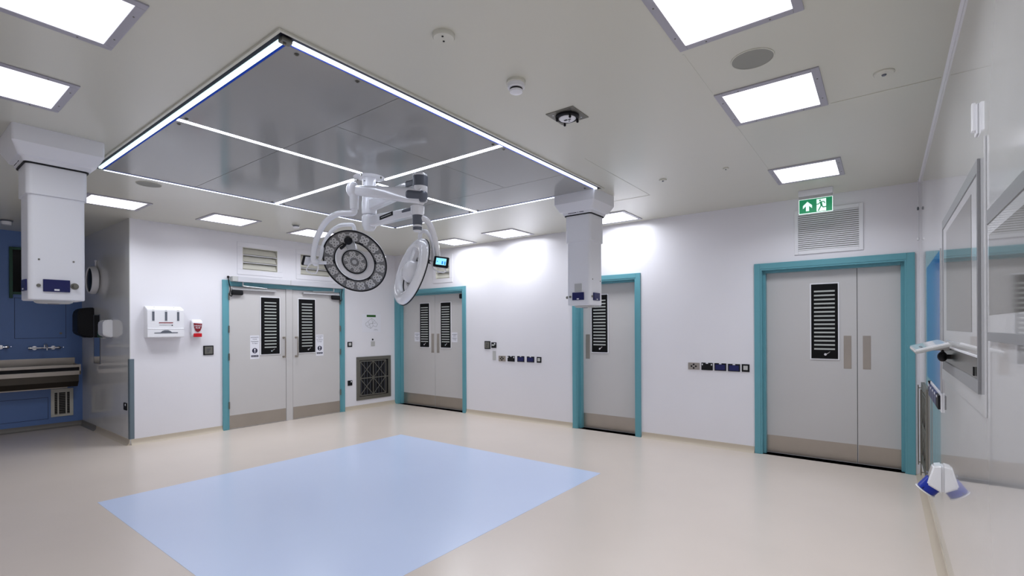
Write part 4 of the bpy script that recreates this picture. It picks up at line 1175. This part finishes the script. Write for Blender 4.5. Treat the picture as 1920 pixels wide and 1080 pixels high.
# towel / glove dispenser
t = thing('towel_dispenser', 'wide white dispenser with three level windows and a lower slot', 'dispenser', on_wall('A', 2.345), RZ['A'])
W_ = 0.205
b = MB()
tm = bmesh.new()
prof = [(0, 1.755), (-0.105, 1.715), (-0.118, 1.700), (-0.118, 1.462), (-0.124, 1.458), (-0.124, 1.352), (-0.118, 1.345), (0, 1.345)]
a = [tm.verts.new((-W_, p[0], p[1])) for p in prof]; c = [tm.verts.new((W_, p[0], p[1])) for p in prof]
tm.faces.new(a); tm.faces.new(list(reversed(c)))
for i in range(len(prof)):
    tm.faces.new((a[i], c[i], c[(i + 1) % len(prof)], a[(i + 1) % len(prof)]))
bmesh.ops.recalc_face_normals(tm, faces=tm.faces)
bmesh.ops.bevel(tm, geom=[e for e in tm.edges], offset=0.004, segments=2, affect='EDGES')
b._add(tm); b.build('body', m_white, t)
for x in (-0.140, 0.0, 0.136):
    fr = MB().box(x - 0.020, x + 0.020, -0.1205, -0.117, 1.555, 1.688, r=0.0016).build('window_rim', m_white, t)
    MB().box(x - 0.013, x + 0.013, -0.1225, -0.119, 1.562, 1.681, r=0.0115, seg=4).build('level_window', m_grey, t)
    MB().box(x - 0.012, x + 0.012, -0.1190, -0.1175, 1.693, 1.697).build('window_caption', m_grey_ink, t)
MB().box(-0.078, 0.078, -0.1195, -0.1175, 1.531, 1.542).build('red_text_line', m_maroon, t)
MB().box(-0.075, 0.06, -0.1195, -0.1175, 1.505, 1.509).build('grey_text_line', m_grey_ink, t)
MB().box(0.062, 0.075, -0.1195, -0.1175, 1.498, 1.512).build('logo_dot', m_ink, t)
b = MB(); b.prism([(-0.13, 1.400), (0.13, 1.402), (0.13, 1.412), (0.062, 1.414), (0.045, 1.430), (0.02, 1.440), (-0.02, 1.440), (-0.045, 1.430), (-0.062, 1.412), (-0.13, 1.410)], -0.1265, -0.123)
b.build('dispensing_slot', m_grey, t)
MB().box(-W_ + 0.002, W_ - 0.002, -0.1265, -0.117, 1.453, 1.459, r=0.002).build('hinge_lip', m_white, t)
for x in (-0.11, 0.11):
    MB().cyl((x, -0.05, 1.735), (x, -0.052, 1.741), 0.005, n=8).build('screw', m_lgrey, t)

# hand rub dispenser
t = thing('soap_dispenser', 'small white and red hand rub dispenser right of the wide dispenser', 'dispenser', on_wall('A', 2.728), RZ['A'])
b = MB()
tm = bmesh.new()
prof = [(0, 1.585), (-0.040, 1.580), (-0.078, 1.545), (-0.070, 1.40), (-0.066, 1.360), (0, 1.350)]
hw = 0.062
a = [tm.verts.new((-hw, p[0], p[1])) for p in prof]; c = [tm.verts.new((hw, p[0], p[1])) for p in prof]
tm.faces.new(a); tm.faces.new(list(reversed(c)))
for i in range(len(prof)):
    tm.faces.new((a[i], c[i], c[(i + 1) % len(prof)], a[(i + 1) % len(prof)]))
bmesh.ops.recalc_face_normals(tm, faces=tm.faces)
bmesh.ops.bevel(tm, geom=[e for e in tm.edges], offset=0.008, segments=3, affect='EDGES')
b._add(tm); b.build('body', m_white, t)
shield = [(-0.052, 1.535), (0.052, 1.525), (0.046, 1.475), (0.030, 1.430), (0.0, 1.412), (-0.028, 1.430), (-0.044, 1.480)]
b = MB(); b.prism(shield, -0.082, -0.066); b.build('shield_label', m_maroon, t, 'dark red shield label')
text_mesh('lettering', 'HAND', 0.030, m_paper, t, (0, -0.0828, 1.498))
text_mesh('lettering', 'RUB', 0.030, m_paper, t, (0, -0.0828, 1.470))
MB().box(-0.050, 0.050, -0.084, -0.055, 1.345, 1.395, r=0.006).build('push_lever', m_red, t, 'bright red push lever')

# ---------------------------------------------------------------- alcove things
# scrub trough
t = thing('scrub_trough', 'long stainless steel scrub trough on the blue wall', 'sink', (XBL, 0, 0), PI / 2)
u0, u1 = -0.55, 1.90
b = MB()
b.box(u0, u1, -0.020, 0, 0.90, 1.035, r=0.004)
b.build('splash_back', m_steel, t)
b = MB()
b.box(u0, u1, -0.38, -0.355, 0.905, 0.945, r=0.006)
b.box(u0, u1, -0.375, -0.35, 0.795, 0.855, r=0.004)
b.box(u1 - 0.02, u1, -0.375, -0.02, 0.80, 0.945, r=0.003)
b.build('front_rails', m_steel, t)
MB().box(u0, u1 - 0.01, -0.352, -0.345, 0.80, 0.935).build('recess_shade', m_black, t, 'black sheet painted in as recess shade')  # black sheet stands in for the shade between the two rails
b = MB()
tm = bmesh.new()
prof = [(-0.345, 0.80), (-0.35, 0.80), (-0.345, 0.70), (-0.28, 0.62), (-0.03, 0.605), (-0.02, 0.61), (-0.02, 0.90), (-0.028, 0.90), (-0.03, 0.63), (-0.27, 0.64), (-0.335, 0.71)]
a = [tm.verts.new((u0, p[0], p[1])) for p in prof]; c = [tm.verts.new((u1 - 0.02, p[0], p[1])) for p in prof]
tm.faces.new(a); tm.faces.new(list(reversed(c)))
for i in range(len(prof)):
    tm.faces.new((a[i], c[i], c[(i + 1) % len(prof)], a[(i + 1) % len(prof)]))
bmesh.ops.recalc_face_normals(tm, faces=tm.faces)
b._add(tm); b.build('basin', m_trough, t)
MB().box(u0, u1 - 0.10, -0.10, -0.0, 0.588, 0.606, r=0.003).build('support_rail', m_steel, t)
# taps
def tap(u, z, label):
    t = thing('wall_tap', label, 'tap', (XBL, u, z), PI / 2, 'scrub taps')
    b = MB()
    b.cyl((-0.14, -0.05, 0), (0.14, -0.05, 0), 0.013, n=16, bev=0.003)
    for x in (-0.10, 0.10):
        b.cyl((x, 0, 0), (x, -0.055, 0), 0.014, n=14)
        b.cyl((x, 0, 0), (x, -0.008, 0), 0.028, n=20)
    b.build('mixer_body', m_chrome, t)
    for x in (-0.155, 0.155):
        b = MB(); b.cyl((x - 0.018, -0.05, 0), (x + 0.018, -0.05, 0), 0.023, n=16, bev=0.004); b.tube([(x, -0.06, 0), (x * 1.1, -0.11, 0.004), (x * 1.15, -0.20, 0.008)], 0.007, n=8)
        b.build('lever_handle', m_chrome, t)
    b = MB(); b.tube([(0, -0.05, -0.01), (0, -0.05, 0.045), (0, -0.09, 0.068), (0, -0.16, 0.060), (0, -0.21, 0.010), (0, -0.215, -0.03)], 0.010, n=12)
    b.build('spout', m_chrome, t)
tap(1.560, 1.190, 'chrome wall mixer tap on the blue wall beside the access panel')
tap(1.020, 1.215, 'chrome wall mixer tap cut by the left edge of the view')
# blue access panels
t = thing('access_panel', 'large blue flush access panel above the mixer tap', 'panel', (XBL, 1.531, 0), PI / 2)
MB().box(-0.274, 0.274, -0.002, 0, 1.330, 1.910).build('panel_gap', m_navy_dark, t)
MB().box(-0.269, 0.269, -0.005, 0, 1.335, 1.905, r=0.002).build('panel', m_blue_wall, t)
MB().cyl((0.214, -0.004, 1.40), (0.214, -0.009, 1.40), 0.016, n=16).build('lock', m_steel_dark, t)
t = thing('access_panel', 'low blue flush access panel below the trough', 'panel', (XBL, 1.325, 0), PI / 2)
MB().box(-0.280, 0.280, -0.002, 0, 0.145, 0.465).build('panel_gap', m_navy_dark, t)
MB().box(-0.275, 0.275, -0.005, 0, 0.15, 0.46, r=0.002).build('panel', m_blue_wall, t)
# dark window in green frame
t = thing('window_1', 'dark window in a green frame behind the near pendant', 'window', (XBL, 0, 0), PI / 2)
t['kind'] = 'structure'
b = MB()
for (a0, a1, c0, c1) in ((1.205, 1.24, 1.90, 2.62), (1.70, 1.735, 1.90, 2.62), (1.24, 1.70, 2.585, 2.62), (1.24, 1.70, 1.955, 1.99)):
    b.box(a0, a1, -0.035, 0, c0, c1, r=0.003)
b.build('window_frame', m_greenframe, t, 'dark green frame')
MB().box(1.235, 1.705, -0.010, -0.001, 1.985, 2.59).build('window_pane', m_darkglass, t, 'black unlit pane')

# side wall things
def rounded_dispenser(x, w, dep, z0, z1, m, name, label, cat):
    t = thing(name, label, cat, (x, YS, 0), 0)
    zc = (z0 + z1) / 2; h = (z1 - z0)
    prof = [(0, z0 + 0.0), (-dep * 0.35, z0), (-dep * 0.85, z0 + h * 0.10), (-dep, z0 + h * 0.18), (-dep, z1 - h * 0.22), (-dep * 0.90, z1 - h * 0.09), (-dep * 0.65, z1 - h * 0.02), (-dep * 0.3, z1), (0, z1)]
    tm = bmesh.new()
    a = [tm.verts.new((-w / 2, p[0], p[1])) for p in prof]; c = [tm.verts.new((w / 2, p[0], p[1])) for p in prof]
    tm.faces.new(a); tm.faces.new(list(reversed(c)))
    for i in range(len(prof)):
        tm.faces.new((a[i], c[i], c[(i + 1) % len(prof)], a[(i + 1) % len(prof)]))
    bmesh.ops.recalc_face_normals(tm, faces=tm.faces)
    bmesh.ops.bevel(tm, geom=list(tm.edges), offset=0.010, segments=2, affect='EDGES')
    b = MB(); b._add(tm); b.build('body', m, t)
    return t
t = rounded_dispenser(-9.25, 0.30, 0.185, 1.34, 1.77, m_black, 'towel_dispenser', 'black rounded paper towel dispenser in the alcove corner', 'dispenser')
MB().box(-0.11, 0.11, -0.12, -0.02, 1.334, 1.341, r=0.001).build('outlet_slot', m_grey, t)
t = rounded_dispenser(-8.34, 0.24, 0.105, 1.345, 1.585, m_white, 'soap_dispenser', 'white rounded soap dispenser on the alcove side wall', 'dispenser')
MB().box(-0.03, 0.03, -0.09, -0.05, 1.330, 1.347, r=0.004).build('nozzle', m_lgrey, t)
t = thing('wall_mirror', 'slim tall wall mirror between black and white dispensers', 'mirror', (-8.955, YS, 0))
MB().box(-0.150, 0.150, -0.006, 0, 0.97, 1.66, r=0.001).build('mirror_glass', m_mirror, t)
b = MB()
for (a0, a1, c0, c1) in ((-0.155, -0.146, 0.965, 1.665), (0.146, 0.155, 0.965, 1.665), (-0.146, 0.146, 1.656, 1.665), (-0.146, 0.146, 0.965, 0.974)):
    b.box(a0, a1, -0.008, 0, c0, c1)
b.build('mirror_edge', m_grey, t)
t = thing('clip_bottle', 'small dark green bottle hanging beside the slim mirror', 'bottle', (-8.60, YS, 0))
MB().lathe([(0, 1.345), (0.03, 1.345), (0.034, 1.36), (0.034, 1.43), (0.014, 1.47), (0.014, 1.50), (0, 1.50)], n=20, mtx=Matrix.Translation((0, -0.045, 0))).build('body', m_greenframe, t)
MB().lathe([(0, 1.498), (0.018, 1.498), (0.018, 1.545), (0.008, 1.55), (0, 1.55)], n=16, mtx=Matrix.Translation((0, -0.045, 0))).build('cap', m_black, t)
MB().box(-0.02, 0.02, -0.012, 0, 1.38, 1.52, r=0.002).build('bracket', m_grey, t)
# clock
t = thing('wall_clock', 'round white wall clock hanging high on the alcove side wall', 'clock', (-8.96, YS, 0))
mrot = Matrix.Translation((0, 0, 2.155)) @ Matrix.Rotation(PI / 2, 4, 'X')
MB().lathe([(0, 0), (0.165, 0), (0.195, 0.020), (0.198, 0.045), (0.190, 0.085), (0.176, 0.092), (0.170, 0.086), (0.170, 0.070), (0, 0.070)], n=48, mtx=mrot).build('case', m_white, t)
MB().lathe([(0, 0.0705), (0.168, 0.0705), (0.168, 0.080), (0, 0.080)], n=48, mtx=mrot).build('dial', m_darkglass, t, 'dark dial')
b = MB(); b.cyl((0, -0.012, 2.34), (0, -0.012, 2.43), 0.012, n=12); b.sphere((0, -0.012, 2.43), 0.018, 12); b.build('hook', m_white, t)

# ---------------------------------------------------------------- right wall things
# raised cladding panel round the viewer
o = MB().box(-3.90, -2.312, -0.006, 0, 1.135, 2.10, r=0.002).build('trim_11', m_wall_gloss)
o.location = (XC, 0, 0); o.rotation_euler = (0, 0, -PI / 2)
struct(o, 'raised glossy panel around the wall workstation', 'trim')
OFF = 0.006
t = thing('wall_workstation', 'steel framed white panel with grey display and black knob bay on the right wall', 'display', (XC - OFF, 3.06, 0), -PI / 2)
ua, ub, za, zb = -0.665, 0.665, 1.205, 2.045
b = MB(); f = 0.048
b.box(ua, ub, -0.009, 0, zb - f, zb, r=0.001); b.box(ua, ub, -0.009, 0, za, za + f, r=0.001)
b.box(ua, ua + 0.014, -0.009, 0, za + f, zb - f, r=0.001); b.box(ub - 0.012, ub, -0.009, 0, za + f, zb - f, r=0.001)
b.build('steel_frame', m_grey_enamel, t, 'grey steel frame')
MB().box(ub - 0.020, ub - 0.012, -0.0085, -0.002, za + f, zb - f).build('seal_line', m_black, t)
MB().box(ua + 0.014, ub - 0.020, -0.006, -0.001, 1.340, zb - f, r=0.001).build('white_glass', m_wall_gloss, t, 'white glass field')
MB().box(-0.455, 0.490, -0.0070, -0.0055, 1.425, 1.955, r=0.0005).build('display_glass', m_screen_d, t, 'unlit grey display')
MB().box(ua + 0.014, ub - 0.020, -0.004, -0.001, za + f, 1.338).build('steel_bay', m_bay, t)
MB().box(ua + 0.014, ub - 0.020, -0.0085, -0.003, 1.334, 1.342).build('bay_lip', m_white, t)
b = MB(); b.sphere((-0.32, -0.034, 1.290), 0.026, 18, (1, 0.8, 1)); b.tube([(-0.32 + 0.016 * math.cos(q), -0.034, 1.322 + 0.016 * math.sin(q)) for q in [k * PI / 4 for k in range(8)]], 0.005, n=8, sub=2, closed=True)
b.cyl((-0.32, -0.034, 1.290), (-0.32, -0.004, 1.290), 0.012, n=12)
b.build('black_knob', m_black, t, 'round black knob with a ring')
MB().box(0.545, 0.556, -0.010, -0.005, 1.262, 1.296, r=0.001).build('key_slot', m_black, t)
# fold-down keyboard shelf (tilted)
mt = Matrix.Translation((-0.415, -0.022, 1.362)) @ Matrix.Rotation(R_(-16), 4, 'X').inverted()
mt = Matrix.Translation((-0.415, -0.020, 1.364)) @ Matrix.Rotation(R_(17), 4, 'X')
sh = MB().box(-0.325, 0.325, -0.140, 0.0, -0.014, 0.0, r=0.004, mtx=mt).build('keyboard_shelf', m_lgrey, t, 'pale shelf tilted out from the wall')
MB().box(-0.320, 0.320, -0.136, -0.004, -0.001, 0.008, r=0.003, mtx=mt).build('keyboard', m_white_gloss, sh, 'sealed white keyboard')
MB().box(0.05, 0.25, -0.11, -0.10, 0.0075, 0.0092, r=0.0003, mtx=mt).build('key_marking', m_grey, sh)
b = MB(); b.box(-0.36, -0.30, -0.085, -0.006, 1.322, 1.350, r=0.006); b.build('shelf_bracket', m_lgrey, t)

# second unit, cut by the frame
t = thing('wall_viewer', 'steel topped grey glass viewer at the right edge of the view', 'display', (XC, 1.77, 0), -PI / 2)
ua, ub, za, zb = -0.47, 0.47, 1.40, 1.828
b = MB()
b.box(ua, ub, -0.010, 0, zb - 0.045, zb, r=0.001); b.box(ua, ub, -0.010, 0, za, za + 0.028, r=0.001)
b.build('steel_rails', m_grey_enamel, t, 'grey steel top and bottom rails')
MB().box(ua, ub, -0.007, 0, za + 0.028, zb - 0.045, r=0.001).build('white_glass', m_wall_gloss, t)
MB().box(ua + 0.03, ub - 0.03, -0.008, -0.0065, 1.484, 1.745, r=0.001).build('display_glass', m_screen_d, t, 'unlit grey display')

# blue board
t = thing('blue_board', 'tall glossy blue board on the right wall before the corner', 'board', (XC, 4.54, 0), -PI / 2)
MB().box(-0.59, 0.585, -0.008, 0, 1.05, 1.915, r=0.001).build('board', m_blueglass, t)
MB().box(0.585, 0.615, -0.010, 0, 1.045, 1.92, r=0.001).build('edge_strip', m_alu, t)
# socket strip
t = thing('socket_strip', 'white backed strip of navy flap sockets under the blue board', 'socket', (XC, 4.36, 0), -PI / 2)
MB().box(-0.43, 0.435, -0.008, 0, 0.925, 1.040, r=0.002).build('backplate', m_white, t)
for k in range(5):
    x = -0.345 + k * 0.165
    kk = MB().box(x - 0.072, x + 0.072, -0.020, -0.007, 0.937, 1.022, r=0.004).build('socket_face', m_black if k in (4,) else m_navy, t)
    MB().box(x - 0.015, x + 0.015, -0.023, -0.019, 1.005, 1.018, r=0.001).build('white_notch', m_white, kk)
switch('C', 4.93, 0.985, 0.09, 0.085, 'black single socket left of the white backed socket strip', 'single')

# power socket near the floor
t = thing('power_socket', 'white wall power inlet with a blue hinged cap near the floor', 'socket', (XC, 4.0, 0), -PI / 2)
b = MB()
tm = bmesh.new()
def rr_ring(hx, y, z0, z1, r=0.014):
    return [(-hx, y, z0), (hx, y, z0), (hx, y, z1), (-hx, y, z1)]
A0 = [(-0.062, 0.0, 0.430), (0.062, 0.0, 0.430), (0.055, 0.0, 0.600), (-0.055, 0.0, 0.600)]
A1 = [(-0.060, -0.075, 0.475), (0.060, -0.075, 0.475), (0.050, -0.045, 0.590), (-0.050, -0.045, 0.590)]
va = [tm.verts.new(p) for p in A0]; vb = [tm.verts.new(p) for p in A1]
tm.faces.new(va); tm.faces.new(list(reversed(vb)))
for i in range(4):
    tm.faces.new((va[i], vb[i], vb[(i + 1) % 4], va[(i + 1) % 4]))
bmesh.ops.recalc_face_normals(tm, faces=tm.faces)
bmesh.ops.bevel(tm, geom=list(tm.edges), offset=0.008, segments=3, affect='EDGES')
b._add(tm); b.build('housing', m_white_gloss, t)
b = MB(); b.cyl((0, -0.030, 0.490), (0, -0.078, 0.425), 0.052, 0.050, n=28, bev=0.004); b.build('blue_cap', m_bluecap, t, 'bright blue socket cap')
b = MB(); b.cyl((0, -0.0785, 0.4245), (0, -0.082, 0.4195), 0.055, n=28); b.build('cap_rim', m_white, t)
MB().box(-0.03, 0.025, -0.074, -0.066, 0.533, 0.539, r=0.001).build('slot', m_grey, t)
MB().cyl((-0.03, -0.075, 0.445), (0.045, -0.088, 0.445), 0.008, n=10).build('hinge_pin', m_black, t)

# small box high on the right wall, pull cord in the corner
t = thing('wall_sensor', 'small white sensor box high on the right wall above the workstation', 'sensor', (XC, 2.51, 0), -PI / 2)
MB().box(-0.026, 0.026, -0.006, 0, 2.160, 2.272, r=0.002).build('back_plate', m_white, t)
MB().box(-0.016, 0.016, -0.018, -0.005, 2.175, 2.280, r=0.004).build('cover', m_white_gloss, t)
t = thing('pull_cord', 'thin white pull cord hanging in the corner beside the wide door', 'pull cord', (0.262, 6.10, 0))
b = MB(); b.cyl((0, 0, 2.85), (0, 0, 2.30), 0.003, n=8); b.build('cord', m_white, t)
MB().lathe([(0, 2.56), (0.007, 2.56), (0.009, 2.58), (0, 2.60)], n=12).build('toggle', m_grey, t)
MB().lathe([(0, 2.30), (0.008, 2.295), (0.010, 2.275), (0, 2.265)], n=12).build('end_bead', m_white, t)
